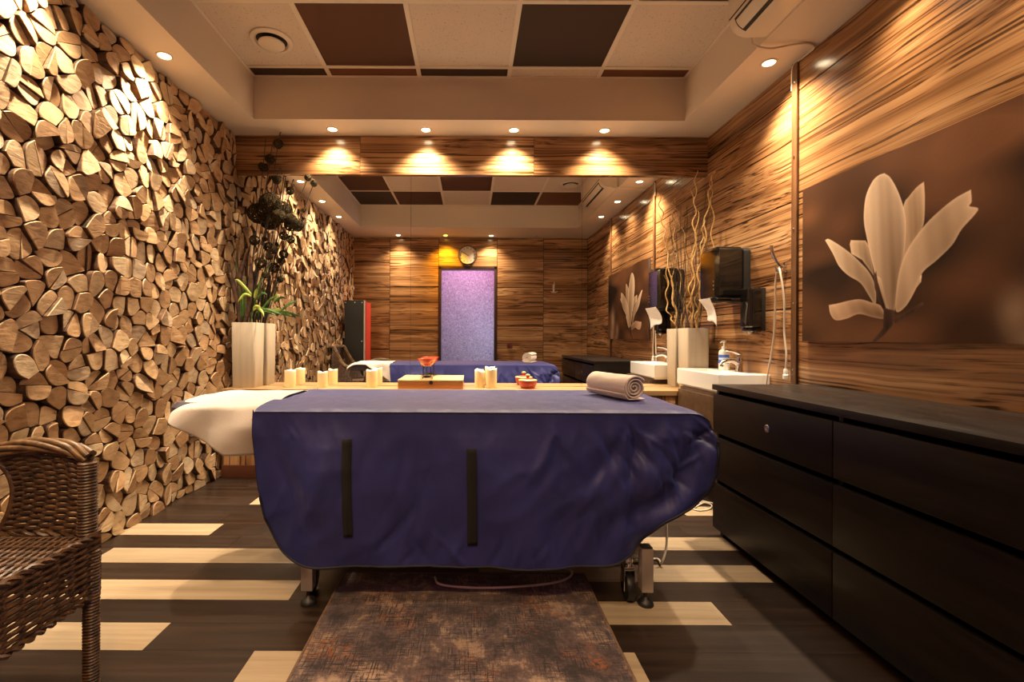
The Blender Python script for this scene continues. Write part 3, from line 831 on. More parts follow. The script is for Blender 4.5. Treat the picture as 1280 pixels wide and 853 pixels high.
    n1 = nz + 1
    V = np.stack([np.full(GY.shape, 0.0), GY - (y0 + y1) / 2, GZ - z0], -1).reshape(-1, 3)
    idx = np.arange((ny + 1) * n1).reshape(ny + 1, n1)
    Q = np.stack([idx[:-1, :-1], idx[:-1, 1:], idx[1:, 1:], idx[1:, :-1]], -1).reshape(-1, 4)
    me.vertices.add(len(V)); me.vertices.foreach_set('co', V.ravel())
    me.loops.add(Q.size); me.loops.foreach_set('vertex_index', Q.ravel())
    me.polygons.add(len(Q)); me.polygons.foreach_set('loop_start', np.arange(len(Q)) * 4); me.polygons.foreach_set('loop_total', np.full(len(Q), 4))
    me.update(calc_edges=True)
    ca = me.color_attributes.new('print', 'FLOAT_COLOR', 'POINT')
    ca.data.foreach_set('color', np.concatenate([C, np.ones(C.shape[:2] + (1,))], -1).reshape(-1))
    m = mat('printed_canvas', (0.1, 0.05, 0.03), 0.65, spec=0.08); t_ = NT(m)
    at = t_.n('ShaderNodeAttribute', attribute_name='print'); t_.color(at.outputs['Color'])
    me.materials.append(m)
    t = thing('flower_print', 'large sepia canvas print of a white magnolia on the right wall', 'picture', (X, (y0 + y1) / 2, z0))
    o = bpy.data.objects.new('printed_canvas', me); COL.objects.link(o); o.parent = t
    mb = MB(); mb.cbox(X + 0.0008, XR - 0.0005, y0, y1, z0, z1, 0.003)
    mb.build('stretcher', mat('canvas_edge', (0.05, 0.026, 0.015), 0.6), t)
flower_print()

# ================================================================== DRESSER
def dresser():
    x0, x1, y0, y1, H = 1.255, 1.765, 0.83, 2.43, 0.775
    t = thing('dresser', 'long black-brown dresser with six drawers along the right wall', 'dresser', ((x0 + x1) / 2, (y0 + y1) / 2, 0))
    mb = MB(); mb.cbox(x0 - 0.004, x1, y0 - .002, y1 + .004, H - 0.028, H, 0.0025); mb.build('top', M['blackwood'], t)
    mb = MB()
    mb.box(x0 + 0.02, x1, y0, y0 + .02, 0.06, H - .028); mb.box(x0 + 0.02, x1, y1 - .02, y1, 0.06, H - .028)
    mb.box(x1 - 0.015, x1, y0 + .02, y1 - .02, 0.06, H - .028); mb.box(x0 + .03, x1, (y0 + y1) / 2 - .01, (y0 + y1) / 2 + .01, .06, H - .028)
    mb.box(x0 + .035, x1, y0 + .02, y1 - .02, 0.06, 0.075)
    for z in (0.29, 0.525): mb.box(x0 + .05, x1 - .02, y0 + .02, y1 - .02, z - .006, z + .006)
    mb.build('carcass', M['blackwood'], t, smooth=None)
    mb = MB(); mb.box(x0 + 0.06, x1 - .03, y0 + .03, y1 - .03, 0.0, 0.06); mb.box(x0 + .035, x0 + .06, y1 - .04, y1 - .012, 0.0, .06); mb.box(x0 + .035, x0 + .06, y0 + .012, y0 + .04, 0.0, .06); mb.build('plinth', M['blackwood'], t, smooth=None)
    yc = (y0 + y1) / 2
    rows = [(0.045, 0.274), (0.296, 0.508), (0.531, 0.727)]
    for ri, (a, b) in enumerate(rows):
        gap = 0.0012 if ri == 1 else 0.003
        for (c, d) in ((y0 + .001, yc - gap), (yc + gap, y1 - .001)):
            mb = MB(); mb.cbox(x0, x0 + .02, c, d, a, b, 0.0018); mb.box(x0 + .02, x0 + .40, c + .03, d - .03, a + .02, b - .05)
            o = mb.build('drawer', M['blackwood'], t)
            if ri == 2 and c > yc:
                k = MB(); k.lathe([(0.007, 0.0005), (0.017, 0.0005), (0.017, 0.004), (0.013, 0.006), (0.008, 0.005), (0.007, 0.001)], (x0, 1.985, 0.632), (-1, 0, 0), 24)
                l = k.build('keyhole', M['chrome'], o); l['label'] = 'round metal keyhole'
dresser()

# ================================================================== MASSAGE TABLE
ZT = 0.742
TX0, TX1, TY0, TY1 = -0.795, 0.862, 1.775, 2.485
t = thing('massage_table', 'massage table on steel legs under a navy cover', 'massage table', (0, 2.13, 0))
mb = MB(); mb.rbox(TX0 + .02, TX1 - .03, TY0 + .03, TY1 - .03, ZT - .09, ZT - .012, 'z', 0.05, c=0.015); mb.build('padded_top', M['pad'], t)
mb = MB()
for x in (-0.615, 0.645):
    mb.cbox(x - .03, x + .03, TY0 + .08, TY1 - .06, 0.16, 0.20, 0.004)
    mb.cbox(x - .022, x + .022, 2.08, 2.18, 0.2, ZT - .09, 0.004)
mb.cbox(-0.6, 0.63, 2.10, 2.16, 0.165, 0.195, 0.004)
mb.build('lifting_frame', M['steel'], t)
def leg(x, y, s):
    mb = MB(); mb.cbox(x - .0215, x + .0215, y - .0215, y + .0215, 0.055, 0.218, 0.003); o = mb.build('leg', M['steel'], t)
    mb = MB(); mb.cbox(x - .019, x + .019, y - .019, y + .019, 0.2185, 0.224, 0.002); mb.build('end_cap', M['rubber'], o)
    mb = MB(); mb.lathe([(0.008, 0.06), (0.008, 0.03), (0.014, 0.024), (0.026, 0.014), (0.030, 0.004), (0.029, 0.0)], (x, y, 0), (0, 0, 1), 24); mb.build('levelling_foot', M['rubber'], o)
def caster(x, y, s=1):
    mb = MB(); mb.lathe([(0.020, 0.0), (0.05, 0.0), (0.052, 0.004), (0.052, 0.024), (0.05, 0.028), (0.02, 0.028)], (x - .014, y, 0.052), (1, 0, 0), 32)
    o = mb.build('caster', M['rubber'], t)
    mb = MB(); mb.cbox(x - .022, x - .017, y - .02, y + .02, 0.04, 0.128, 0.002); mb.cbox(x + .017, x + .022, y - .02, y + .02, 0.04, 0.128, 0.002); mb.cbox(x - .022, x + .022, y - .022, y + .022, 0.122, 0.134, 0.003)
    mb.lathe([(0.012, 0.13), (0.016, 0.145), (0.016, 0.16), (0.010, 0.172)], (x, y, 0), (0, 0, 1), 16); mb.build('caster_fork', M['chrome'], o)
for (x, y) in ((0.672, 1.79), (-0.607, 1.79), (0.672, 2.45), (-0.607, 2.45)): leg(x, y, 1)
for (x, y) in ((0.617, 1.825), (-0.622, 1.875), (0.617, 2.42), (-0.622, 2.40)): caster(x, y)
mb = MB(); mb.cbox(-0.20, 0.0, 2.02, 2.08, 0.028, 0.045, 0.003); mb.cbox(-0.13, -0.07, 2.04, 2.16, 0.04, 0.2, 0.003); mb.build('pedal_bar', M['blackmetal'], t)
# head extension under the sheet
mb = MB(); mb.rbox(-1.27, TX0 - .005, 1.97, 2.33, ZT - .085, ZT - .012, 'z', 0.06, c=0.02); mb.build('head_rest', M['pad'], t)
mb = MB(); mb.tube([(-0.78, 2.06, ZT - .10), (-1.1, 2.06, ZT - .10)], 0.011, 10); mb.tube([(-0.78, 2.24, ZT - .10), (-1.1, 2.24, ZT - .10)], 0.011, 10); mb.build('head_rest_rail', M['steel'], t)

# navy cover
YF = 1.738
SCL = F / YF
def hx(x): return (x - 587) / SCL
def hz(y): return CAM_Z - (y - 422) / SCL
HEM = [(hx(a), hz(b)) for a, b in ((315, 514), (317, 560), (322, 610), (329, 645), (342, 675), (358, 696), (385, 709), (420, 712), (520, 713), (640, 713), (735, 712), (772, 706), (793, 693), (810, 672), (827, 652), (848, 640), (870, 631), (886, 613), (894, 588), (897, 550))]
HEM = [(p.x, p.z) for p in spline([(a, 0, b) for a, b in HEM], 120)]
def fold(X, z):
    """outward offset of the hanging cloth (positive = towards the room)"""
    d = max(0.0, ZT - z)
    g = min(1.0, d / 0.22)
    n = mnoise.noise(Vector((X * 3.2 + 0.35 * d, 3.1, d * 1.4))) * 0.024 * g
    n += mnoise.noise(Vector((X * 8.5 - 2.2 * d, 7.7, d * 3.2))) * 0.011 * g
    n += abs(mnoise.noise(Vector((X * 6 + 3.3 * d, 1.2, d * 5)))) * -0.012 * g
    # soft pleats where the cloth turns over the edge
    n += 0.004 * math.sin(X * 47 + 3 * mnoise.noise(Vector((X * 4, 0, 0)))) * math.exp(-((d - 0.06) / 0.05) ** 2)
    # big wrinkles around the right corner
    w = max(0.0, min(1.0, (X - 0.42) / 0.3))
    n += w * 0.022 * math.sin((X * 0.9 + d * 1.0) * 26 + 2.5 * mnoise.noise(Vector((X * 5, d * 5, 2)))) * g * (1 - .3 * w)
    n += 0.016 * math.exp(-((X + 0.05 - 0.5 * d) / 0.1) ** 2) * g + 0.018 * math.exp(-((X + 0.50 + .2 * d) / 0.12) ** 2) * g - 0.012 * math.exp(-((X - 0.58 - .12 * d) / 0.035) ** 2) * g
    n += crease(X, z)
    return n + 0.012 * min(1, d / .1) - 0.03 * max(0.0, (d - 0.30)) / 0.3
CR = []
rc = random.Random(21)
for k in range(34):      # short wrinkles below the top seam
    X = rc.uniform(-.75, .8); z = ZT - rc.uniform(.02, .10); a = rc.uniform(-2.3, -.8); CR.append((X, z, a, rc.uniform(.02, .06), rc.uniform(.004, .008), rc.uniform(.002, .006)))
for k in range(30):      # crumpled right end
    X = rc.uniform(.55, .88); z = rc.uniform(.45, .70); a = rc.uniform(-2.6, -.5); CR.append((X, z, a, rc.uniform(.03, .09), rc.uniform(.006, .013), rc.choice([-1, 1]) * rc.uniform(.005, .012)))
for k in range(22):      # above the hem
    X = rc.uniform(-.65, .65); z = rc.uniform(.17, .26); a = rc.uniform(-2.4, -.7); CR.append((X, z, a, rc.uniform(.03, .07), rc.uniform(.006, .012), rc.choice([-1, 1]) * rc.uniform(.003, .009)))
for k in range(26):      # long soft diagonals
    X = rc.uniform(-.7, .7); z = rc.uniform(.28, .62); a = rc.uniform(-2.2, -1.0); CR.append((X, z, a, rc.uniform(.08, .22), rc.uniform(.012, .03), rc.choice([-1, 1]) * rc.uniform(.003, .010)))
CRA = np.array(CR)
def crease(X, z):
    dx = X - CRA[:, 0]; dz = z - CRA[:, 1]; c, s_ = np.cos(CRA[:, 2]), np.sin(CRA[:, 2])
    u = dx * c + dz * s_; v = -dx * s_ + dz * c + u * u * 1.2
    return float((CRA[:, 5] * np.exp(-(u / CRA[:, 3]) ** 2 - (v / CRA[:, 4]) ** 2)).sum())
def skirt(yedge, sgn, hem):
    NU, NV = 260, 52
    P = []
    top0, top1 = TX0, TX1 + 0.030
    hp = [(a, 0, b) for a, b in hem]
    for i in range(NU + 1):
        u = i / NU
        hb = poly_at(hp, u)
        # spread the top edge so the columns run nearly upright
        X0 = min(max(hb.x, top0), top1)
        tx = lerp(lerp(top0, top1, u), X0, 0.8)
        ztop = ZT - 0.012
        if tx > 0.79: ztop -= 0.012 * ((tx - 0.79) / 0.078) ** 4
        col = []
        for j in range(NV + 1):
            v = j / NV
            X = lerp(tx, hb.x, v); z = lerp(ztop, hb.z, v)
            e = math.sqrt(max(0, 1 - max(0, 1 - (ZT - z) / 0.02) ** 2)) * 0.006
            col.append(Vector((X, yedge + sgn * (fold(X, z) * min(1, v * 4 + .1) + e), z)))
        P.append(col)
    return P
t = thing('massage_table_cover', 'navy blue nylon cover draped over the massage table', 'cover', (0, 2.13, ZT))
front = skirt(YF + 0.012, -1, HEM)
back = skirt(TY1, 1, HEM)
mb = MB(); mb.grid(front)
o_front = mb.build('front_skirt', M['nylon'], t, smooth=180, fixn=True)
mb = MB(); mb.grid(back); mb.build('back_skirt', M['nylon'], t, smooth=180)
# top sheet between the two seams
P = []
NV = 40
for i in range(len(front)):
    a, b = front[i][0], back[i][0]; row = []
    for j in range(NV + 1):
        v = j / NV; p = a.lerp(b, v)
        k = min(1, 6 * v, 6 * (1 - v))
        p.z += 0.012 * math.sqrt(max(0, 1 - (1 - k) ** 2)) + 0.004 * mnoise.noise(Vector((p.x * 4, p.y * 6, 1))) * k + 0.002 * mnoise.noise(Vector((p.x * 14, p.y * 20, 5))) * k
        if v < .12: p.z += 0.0025 * math.sin(p.x * 60) * (1 - v / .12) * min(1, v * 40)
        p.x -= .042 * math.sin(PI * v) * max(0, 1 - i / 40) ** 2
        row.append(p)
    P.append(row)
TOPL = P[0]
mb = MB(); mb.grid(P); mb.build('top_panel', M['nylon'], t, smooth=180)
# end flap on the right
P = []
for j in range(NV + 1):
    v = j / NV; row = []
    a = front[-1][0].lerp(back[-1][0], v)
    c = 4 * v * (1 - v)
    for k in range(15):
        w = k / 14
        z = a.z - 0.20 * w - 0.05 * c * w
        row.append(Vector((a.x + 0.035 * math.sin(min(1, w * 1.6) * PI / 2) + 0.008 * mnoise.noise(Vector((v * 9, w * 4, 3))) * w, a.y + 0.004 * math.sin(w * 9), z)))
    P.append(row)
mb = MB(); mb.grid(P); mb.build('end_flap', M['nylon'], t, smooth=180)
P = []
for j in range(NV + 1):
    v = j / NV; a = TOPL[j]
    P.append([a + Vector((-0.004 * k, 0, -0.012 * k)) for k in range(4)])
mb = MB(); mb.grid(P); mb.build('end_flap', M['nylon'], t, smooth=180)
for S_, nm in ((front, 'hem_piping'), (back, 'hem_piping')):
    mb = MB(); hp_ = [c[-1] for c in S_]; mb.tube(hp_, [.0012 if p.x < 0 and p.z > .42 else .005 for p in hp_], 8); o = mb.build(nm, M['piping'], t); o['label'] = 'near-black piped hem'
# stitched seam along the front edge
mb = MB(); mb.tube([c[0] + Vector((0, -0.001, 0.001)) for c in front[3:-3]], 0.0018, 6); mb.build('seam', M['piping'], t)
def velcro(xa, ya, xb, yb):
    P = []
    for i in range(25):
        v = i / 24; row = []
        for (x) in (xa, lerp(xa, xb, .5), xb):
            y = lerp(ya, yb, v) ; X = hx(x + (1.5 * v)); z = hz(y)
            e = 0.006
            row.append(Vector((X, YF + 0.012 - (fold(X, z) + e) - 0.0035, z)))
        P.append(row)
    o = MB().grid(P).build('hook_tape', M['velcro'], t, smooth=60, solid=-0.002); o['label'] = 'upright black hook-and-loop strip'
velcro(430, 549, 441.5, 671); velcro(584, 560, 596.5, 684)

# cream sheet over the head rest
def sheet():
    NU, NV = 70, 60
    P = []
    for i in range(NU + 1):
        u = i / NU; X = lerp(-0.80, -1.30, u)
        half = 0.185 * (1 if u < .75 else math.sqrt(max(0.02, 1 - ((u - .75) / .27) ** 2)))
        fd = 0.012 + 0.185 * min(1, (1 - u) / .58)     # how far it hangs in front
        bd = 0.015 + 0.19 * max(0, 1 - u / .55)
        zt = 0.752 - 0.006 * u - 0.06 * max(0, (u - .72) / .28) ** 2
        yc = 2.15
        tot = fd + 2 * half + bd; row = []
        for j in range(NV + 1):
            s = j / NV * tot
            if s < fd:
                d = fd - s; y = yc - half - 0.028 + 0.012 * math.exp(-d / .03); z = zt - 0.034 - d
                y -= .022 * math.exp(-d / .05) * 0 + (0.014 * math.sin(X * 19 + d * 8) + 0.030 * mnoise.noise(Vector((X * 7, d * 7, 0)))) * min(1, d / .08)
            elif s < fd + 2 * half:
                k = (s - fd) / (2 * half); y = yc - half + k * 2 * half; z = zt - 0.012 * (2 * k - 1) ** 6 - .022 * max(0, 1 - k / .25) ** 2 + 0.006 * mnoise.noise(Vector((X * 9, y * 9, 4)))
                if k < .06: y -= .016 * (1 - k / .06)
                if k > .94: y += .016 * (k - .94) / .06
            else:
                d = s - fd - 2 * half; y = yc + half + 0.028 - 0.012 * math.exp(-d / .03) + (0.016 * math.sin(X * 23 + d * 5)) * min(1, d / .08); z = zt - 0.012 - d
            row.append(Vector((X, y, z)))
        P.append(row)
    return MB().grid(P)
tag(sheet().build('draped_sheet', M['sheet'], smooth=180, solid=0.004), 'cream sheet draped over the left end of the massage table', 'sheet')

# rolled towel
def towel():
    a = Vector((0.607, 2.27, 0)); b = Vector((0.703, 1.995, 0)); ax = (b - a).normalized(); side = Vector((ax.y, -ax.x, 0)); R = 0.055
    turns = 3.4; n = 150; L = (b - a).length
    zc = ZT + 0.002 + R
    prof = []
    for i in range(n + 1):
        s = i / n; th = s * turns * 2 * PI; r = 0.008 + (R - 0.0085) * s
        prof.append((r * math.cos(th) * 1.06, r * math.sin(th) * .97))
    # tail laid flat underneath
    th_end = turns * 2 * PI
    P = []
    M_ = 26
    for j in range(M_ + 1):
        v = j / M_; row = []
        for i, (c, s) in enumerate(prof):
            pull = 0.010 * (1 - i / n) if j in (0, M_) else 0
            e = 0.0022 * mnoise.noise(Vector((c * 40, s * 40, v * 5)))
            p = a + ax * (L * v + (pull if j == 0 else -pull)) + side * (c * (1 + e * 10)); row.append(Vector((p.x, p.y, zc + s + e)))
        P.append(row)
    mb = MB(); mb.grid(P); return mb, a, b, ax, side, R, zc
mb, a, b, ax, side, R, zc = towel()
t = thing('rolled_towel', 'beige terry towel rolled up on the navy table cover', 'towel', (0.655, 2.13, ZT + .002))
mb.build('towel_roll', M['towel'], t, smooth=180, solid=0.0065)
# loose outer fold tucked below, towards the room
P = []
for j in range(21):
    v = j / 20; row = []
    for k in range(19):
        w = k / 18
        an = lerp(-PI * .62, -PI * 1.22, min(1, w * 1.35)) if w < .74 else None
        if w < .74:
            th = lerp(math.radians(205), math.radians(268), w / .74); rr = R + .006
            c, s = rr * math.cos(th), rr * math.sin(th)
        else:
            q = (w - .74) / .26; c = -0.002 + .05 * q; s = -(R + .0005)
        p = a.lerp(b, v) - side * c; row.append(Vector((p.x, p.y, max(ZT + .0065, zc + s))))
    P.append(row)
MB().grid(P).build('towel_tail', M['towel'], t, smooth=180, solid=0.005)

# ================================================================== ON THE BENCH
def candle(label, x, ytop, w_, ybase_Y, h=None):
    """x: pixel centre, ytop: pixel of the top"""
    Y = ybase_Y; X = (x - 587) * Y / F; zt = CAM_Z + (422 - ytop) * Y / F; r = w_ / 2 * Y / F; z0 = 0.6362; H = zt - z0
    t = thing('candle', label, 'candle', (X, Y, z0), 'pillar candles on the bench')
    mb = MB(); mb.lathe([(r * .97, 0), (r, .003), (r, H - .012)], (X, Y, z0), (0, 0, 1), 28); mb.build('wax_body', M['wax'], t)
    mb = MB(); seg = 28
    P = []
    rn = random.Random(int(x))
    ph = rn.uniform(0, 6)
    for (rr, hh) in ((1.0, -.012), (1.0, -.002), (.93, 0.0), (.84, -.004), (.6, -.009), (.05, -.010)):
        row = []
        for k in range(seg):
            an = 2 * PI * k / seg; wob = .004 * math.sin(2 * an + ph) + .002 * math.sin(5 * an + ph)
            row.append(Vector((X + r * rr * math.cos(an), Y + r * rr * math.sin(an), z0 + H + hh + (wob if rr > .7 and hh > -.01 else 0))))
        P.append(row + [row[0]])
    mb.grid(P); mb.build('molten_rim', M['wax_top'], t)
    mb = MB(); mb.tube([(X, Y, z0 + H - .012), (X + .001, Y, z0 + H - .004), (X + .003, Y, z0 + H + .002)], .0012, 6); mb.build('wick', M['wick'], t)
candle('ivory pillar candle nearest to the left vase', 363, 464, 13.5, 3.52)
candle('ivory pillar candle between the left vase and the wooden box, the middle of three', 403.5, 465.5, 12.5, 3.488)
candle('ivory pillar candle just left of the wooden box', 465, 463, 14, 3.52)
candle('shorter ivory pillar candle right of the wooden box', 600, 464, 12, 3.53)
candle('taller ivory pillar candle between the wooden box and the red pot', 614.5, 461, 13.5, 3.50)

t = thing('wooden_box', 'flat wooden box with a pale lid on the bench', 'box', (-0.275, 3.41, 0.6362))
x0 = (497.5 - 587) * 3.40 / F; x1 = (579 - 587) * 3.40 / F
mb = MB(); mb.cbox(x0, x1, 3.40, 3.615, 0.6362, 0.689, 0.002); mb.build('box_body', M['boxwood'], t)
mb = MB(); mb.cbox(x0 - .001, x1 + .001, 3.398, 3.617, 0.6895, 0.702, 0.002); mb.build('lid', M['bamboo'], t)
xc = (539 - 587) * 3.4 / F
mb = MB(); mb.cbox(xc - .012, xc + .012, 3.3935, 3.3975, 0.672, 0.696, 0.001); mb.lathe([(0.007, 0), (0.007, .003), (0.004, .004)], (xc, 3.3935, 0.678), (0, -1, 0), 14); mb.build('clasp', M['blackmetal'], t)

# aroma burner: red bowl on a wire stand, standing on the box
bx, by, bz = (534 - 587) * 3.48 / F, 3.48, 0.7025
t = thing('aroma_burner', 'red glass bowl in a black wire stand on the wooden box', 'oil burner', (bx, by, bz))
ztop = CAM_Z + (422 - 448.5) * 3.48 / F
H = ztop - bz
mb = MB()
for k in range(4):
    an = PI / 4 + k * PI / 2; c, s = math.cos(an), math.sin(an)
    pts = [(bx + .050 * c, by + .050 * s, bz + .012)]
    # foot scroll
    scroll = [(bx + (.050 + .013 * math.cos(q)) * c, by + (.050 + .013 * math.cos(q)) * s, bz + .0145 + .013 * math.sin(q)) for q in np.linspace(-PI * 1.2, PI * .9, 18)]
    mb.tube(scroll, .0016, 6)
    mb.tube(spline([(bx + .037 * c, by + .037 * s, bz + .012), (bx + .040 * c, by + .040 * s, bz + .04), (bx + .038 * c, by + .038 * s, bz + H * .72), (bx + .058 * c, by + .058 * s, bz + H * .80)], 14), .002, 6)
for (rr, zz) in ((.039, bz + H * .62), (.041, bz + .012)):
    mb.tube([(bx + rr * math.cos(q), by + rr * math.sin(q), zz) for q in np.linspace(0, 2 * PI, 28)[:-1]], .0024, 6, closed=True)
mb.build('wire_stand', M['blackmetal'], t)
mb = MB(); mb.lathe([(0.022, 0.012), (0.024, 0.014), (0.024, 0.024), (0.020, 0.026)], (bx, by, bz), (0, 0, 1), 20); mb.build('tea_light_holder', M['blackmetal'], t)
mb = MB(); mb.lathe([(0.024, H * .62), (0.040, H * .68), (0.062, H * .90), (0.070, H), (0.067, H), (0.058, H * .90), (0.036, H * .71), (0.004, H * .68)], (bx, by, bz), (0, 0, 1), 32); mb.build('bowl', M['red_glass'], t)

# red lidded pot
qx, qy, qz = (660 - 587) * 3.49 / F, 3.49, 0.6362
t = thing('lidded_pot', 'small red-brown pot with green-rimmed lid on the bench', 'pot', (qx, qy, qz))
mb = MB(); mb.lathe([(0.046, 0), (0.052, 0.006), (0.064, 0.03), (0.069, 0.052), (0.067, 0.056), (0.060, 0.056)], (qx, qy, qz), (0, 0, 1), 32); mb.build('pot_body', M['red_clay'], t)
mb = MB(); mb.lathe([(0.068, 0.057), (0.0705, 0.060), (0.066, 0.064), (0.050, 0.069)], (qx, qy, qz), (0, 0, 1), 32, cap=False); mb.lathe([(0.0505, 0.0688), (0.025, 0.0745), (0.010, 0.076)], (qx, qy, qz), (0, 0, 1), 32, m=1)
ld = mb.build('lid', [M['green_glaze'], M['red_clay']], t)
mb = MB(); mb.lathe([(0.013, 0.075), (0.010, 0.080), (0.017, 0.090), (0.018, 0.094)], (qx, qy, qz), (0, 0, 1), 18); mb.lathe([(0.018, 0.094), (0.017, 0.100), (0.010, 0.105), (0.001, 0.106)], (qx, qy, qz), (0, 0, 1), 18, m=1)
mb.build('knob', [M['red_clay'], M['green_glaze']], ld)

# ---- stems in the left vase
vx, vy, vz = -1.65, 3.505, 0.70
rb = random.Random(5)
def ball(mb, c, r, n=13):
    c = Vector(c)
    for k in range(n):
        ax = Vector((rb.gauss(0, 1), rb.gauss(0, 1), rb.gauss(0, 1))).normalized(); u = ax.orthogonal().normalized(); w = ax.cross(u); o = ax * r * rb.uniform(-.35, .35)
        rr = math.sqrt(max(.1, 1 - (o.length / r) ** 2)) * r
        mb.tube([c + o + (u * math.cos(q) + w * math.sin(q)) * rr * (1 + .05 * math.sin(3 * q + k)) for q in np.linspace(0, 2 * PI, 19)[:-1]], max(.0026, r * .055), 5, closed=True)
def ball_stem(label, base_px, balls, tip, bend=0.0, Y=3.5):
    """balls: (x, y, r) pixels along the stem"""
    t = thing('rattan_ball_stem', label, 'dried stem', (vx, vy, 0.66), 'rattan ball stems in the left vase')
    b0 = Vector((vx + (base_px - 305) * .0045, vy + rb.uniform(-.035, .03), vz))
    neck = Vector((b0.x + rb.uniform(-.008, .008) + (base_px - 305) * .001, b0.y, 1.115))
    pts = [b0, neck] + [px(x, y, Y + (rb.uniform(-.02, .02) if Y < 3.55 else 0)) for x, y, r in reversed(balls)] + [px(tip[0], tip[1], Y)]
    ps = []
    for p in pts:
        if not ps or (p - ps[-1]).length > .02: ps.append(p)
    mb = MB(); mb.tube(spline(ps, 40), .0032, 6); mb.build('stem', M['twig_dark'], t)
    for k, (x, y, r) in enumerate(balls):
        c = pts[len(pts) - 2 - k]
        mb = MB(); ball(mb, c, r * Y / F, 14 if r < 8 else 25); mb.build('rattan_ball', M['rattan_ball'], t)
ball_stem('tallest rattan ball stem in the left vase, crossing the header to the ceiling', 308, [(346.6, 181, 5.7), (330, 300, 3)], (350, 166))
ball_stem('rattan ball stem in the left vase, second highest ball on the header', 306, [(336.6, 200, 5.5)], (342, 186))
ball_stem('leftmost rattan ball stem on the header, with a bare tip above its ball', 303, [(328, 210, 5.7), (322, 268, 12)], (331, 174))
ball_stem('rattan ball stem in the left vase with its ball just below the header', 309, [(345, 226, 5.0)], (352, 219))
ball_stem('rattan ball stem in the left vase carrying the biggest ball', 306, [(337, 256, 13)], (339, 243))
ball_stem('rattan ball stem leaning furthest right from the left vase', 312, [(384, 223, 4.0), (363, 277, 8), (354, 296, 5)], (385.5, 219.5), Y=3.552)
ball_stem('rattan ball stem in the left vase with a loose ball right of the biggest', 311, [(347, 272, 8.5)], (352, 262))
ball_stem('short rattan ball stem in the left vase, dark ball low at left', 301, [(317.5, 302, 6.2)], (318, 296))
ball_stem('short rattan ball stem in the left vase, dark ball low at right', 312, [(341, 313, 5.5)], (342, 307))
ball_stem('shortest rattan ball stem in the left vase, just above the leaves', 308, [(325, 330, 6.5)], (326, 323))
ball_stem('short rattan ball stem with two small balls above the leaves', 311, [(336, 322, 4.5), (331, 345, 4)], (337, 316))
# dry brown leaves and green stems
def blade(mb, pts, w, m=0, n=14, fold_=0.25):
    P = []; S_ = spline(pts, n)
    for i, p in enumerate(S_):
        s = i / n; tng = (S_[min(i + 1, n)] - S_[max(i - 1, 0)]).normalized(); sd = tng.cross(Vector((0.25, -1, .15))).normalized(); up = tng.cross(sd)
        ww = w * (math.sin(PI * min(1, .12 + s * .9)) ** .7) * (1 - s ** 5) + .0006
        P.append([p - sd * ww + up * ww * fold_, p, p + sd * ww + up * ww * fold_])
    mb.grid(P, m)
def dry(label, pp, w):
    t = thing('dry_leaf_stem', label, 'dried leaf', (vx, vy, .66), 'dry brown leaves in the left vase')
    mb = MB(); blade(mb, pp, w); mb.build('leaf_blade', M['dry_leaf'], t, smooth=180, solid=.002)
    mb = MB(); mb.tube(spline([(pp[0][0], pp[0][1], .69), pp[0], pp[1]], 10), .003, 6); mb.build('stalk', M['dry_leaf'], t)
dry('long curved brown leaf at far left of the left vase', [(-1.70, 3.50, 1.08), px(297, 380, 3.5), px(288, 345, 3.49), px(281, 318, 3.47)], .018)
dry('broad brown leaf standing in front in the left vase', [(-1.655, 3.47, 1.08), px(312, 370, 3.46), px(313, 340, 3.46), px(311, 322, 3.45)], .017)
dry('brown leaf bent to the right, upper left of the vase', [(-1.69, 3.52, 1.08), px(299, 352, 3.5), px(304, 330, 3.5), px(311, 309, 3.48)], .019)
dry('thin brown leaf tip rising behind the left vase', [(-1.68, 3.53, 1.08), px(297, 350, 3.54), px(296, 322, 3.54), px(298, 300, 3.53)], .010)
def leafy(label, base, leaves, stem_top):
    t = thing('leafy_stem', label, 'leafy stem', (vx, vy, .66), 'leafy stems in the left vase')
    mb = MB(); mb.tube(spline([(base[0], base[1], .69), base, stem_top], 12), .003, 6); mb.build('stalk', M['leaf_green'], t)
    for (pts, w, lime) in leaves:
        mb = MB(); blade(mb, pts, w); o = mb.build('leaf', M['leaf_lime' if lime else 'leaf_green'], t, smooth=180, solid=.0012)
        if lime: o['label'] = 'pale lime leaf'
B = Vector((-1.645, 3.48, 1.09))
leafy('leafy stem with lime leaves in front of the left vase twigs', B, [
    ([px(314, 370, 3.45), px(306, 361, 3.44), px(297, 352, 3.42), px(293, 351, 3.41)], .011, True),
    ([px(314, 372, 3.45), px(306, 369, 3.43), px(300, 375, 3.42), px(297, 379, 3.42)], .010, True),
    ([px(318, 374, 3.45), px(320, 366, 3.44), px(321, 362, 3.43)], .013, True),
    ([px(316, 390, 3.45), px(322, 386, 3.43), px(328, 392, 3.41), px(330, 398, 3.40)], .010, True),
    ([px(316, 388, 3.45), px(320, 384, 3.43), px(328, 386, 3.41)], .010, True)], px(315, 362, 3.46))
leafy('leafy stem with dark green leaves spreading right from the left vase', B + Vector((.03, .0, 0)), [
    ([px(320, 392, 3.45), px(332, 388, 3.43), px(344, 392, 3.41), px(354, 395, 3.40)], .011, False),
    ([px(322, 394, 3.45), px(334, 380, 3.44), px(340, 374, 3.42), px(348, 371, 3.41)], .010, False),
    ([px(322, 390, 3.46), px(336, 392, 3.45), px(345, 396, 3.44)], .009, False),
    ([px(320, 376, 3.46), px(328, 368, 3.45), px(334, 370, 3.44)], .009, False)], px(324, 360, 3.48))
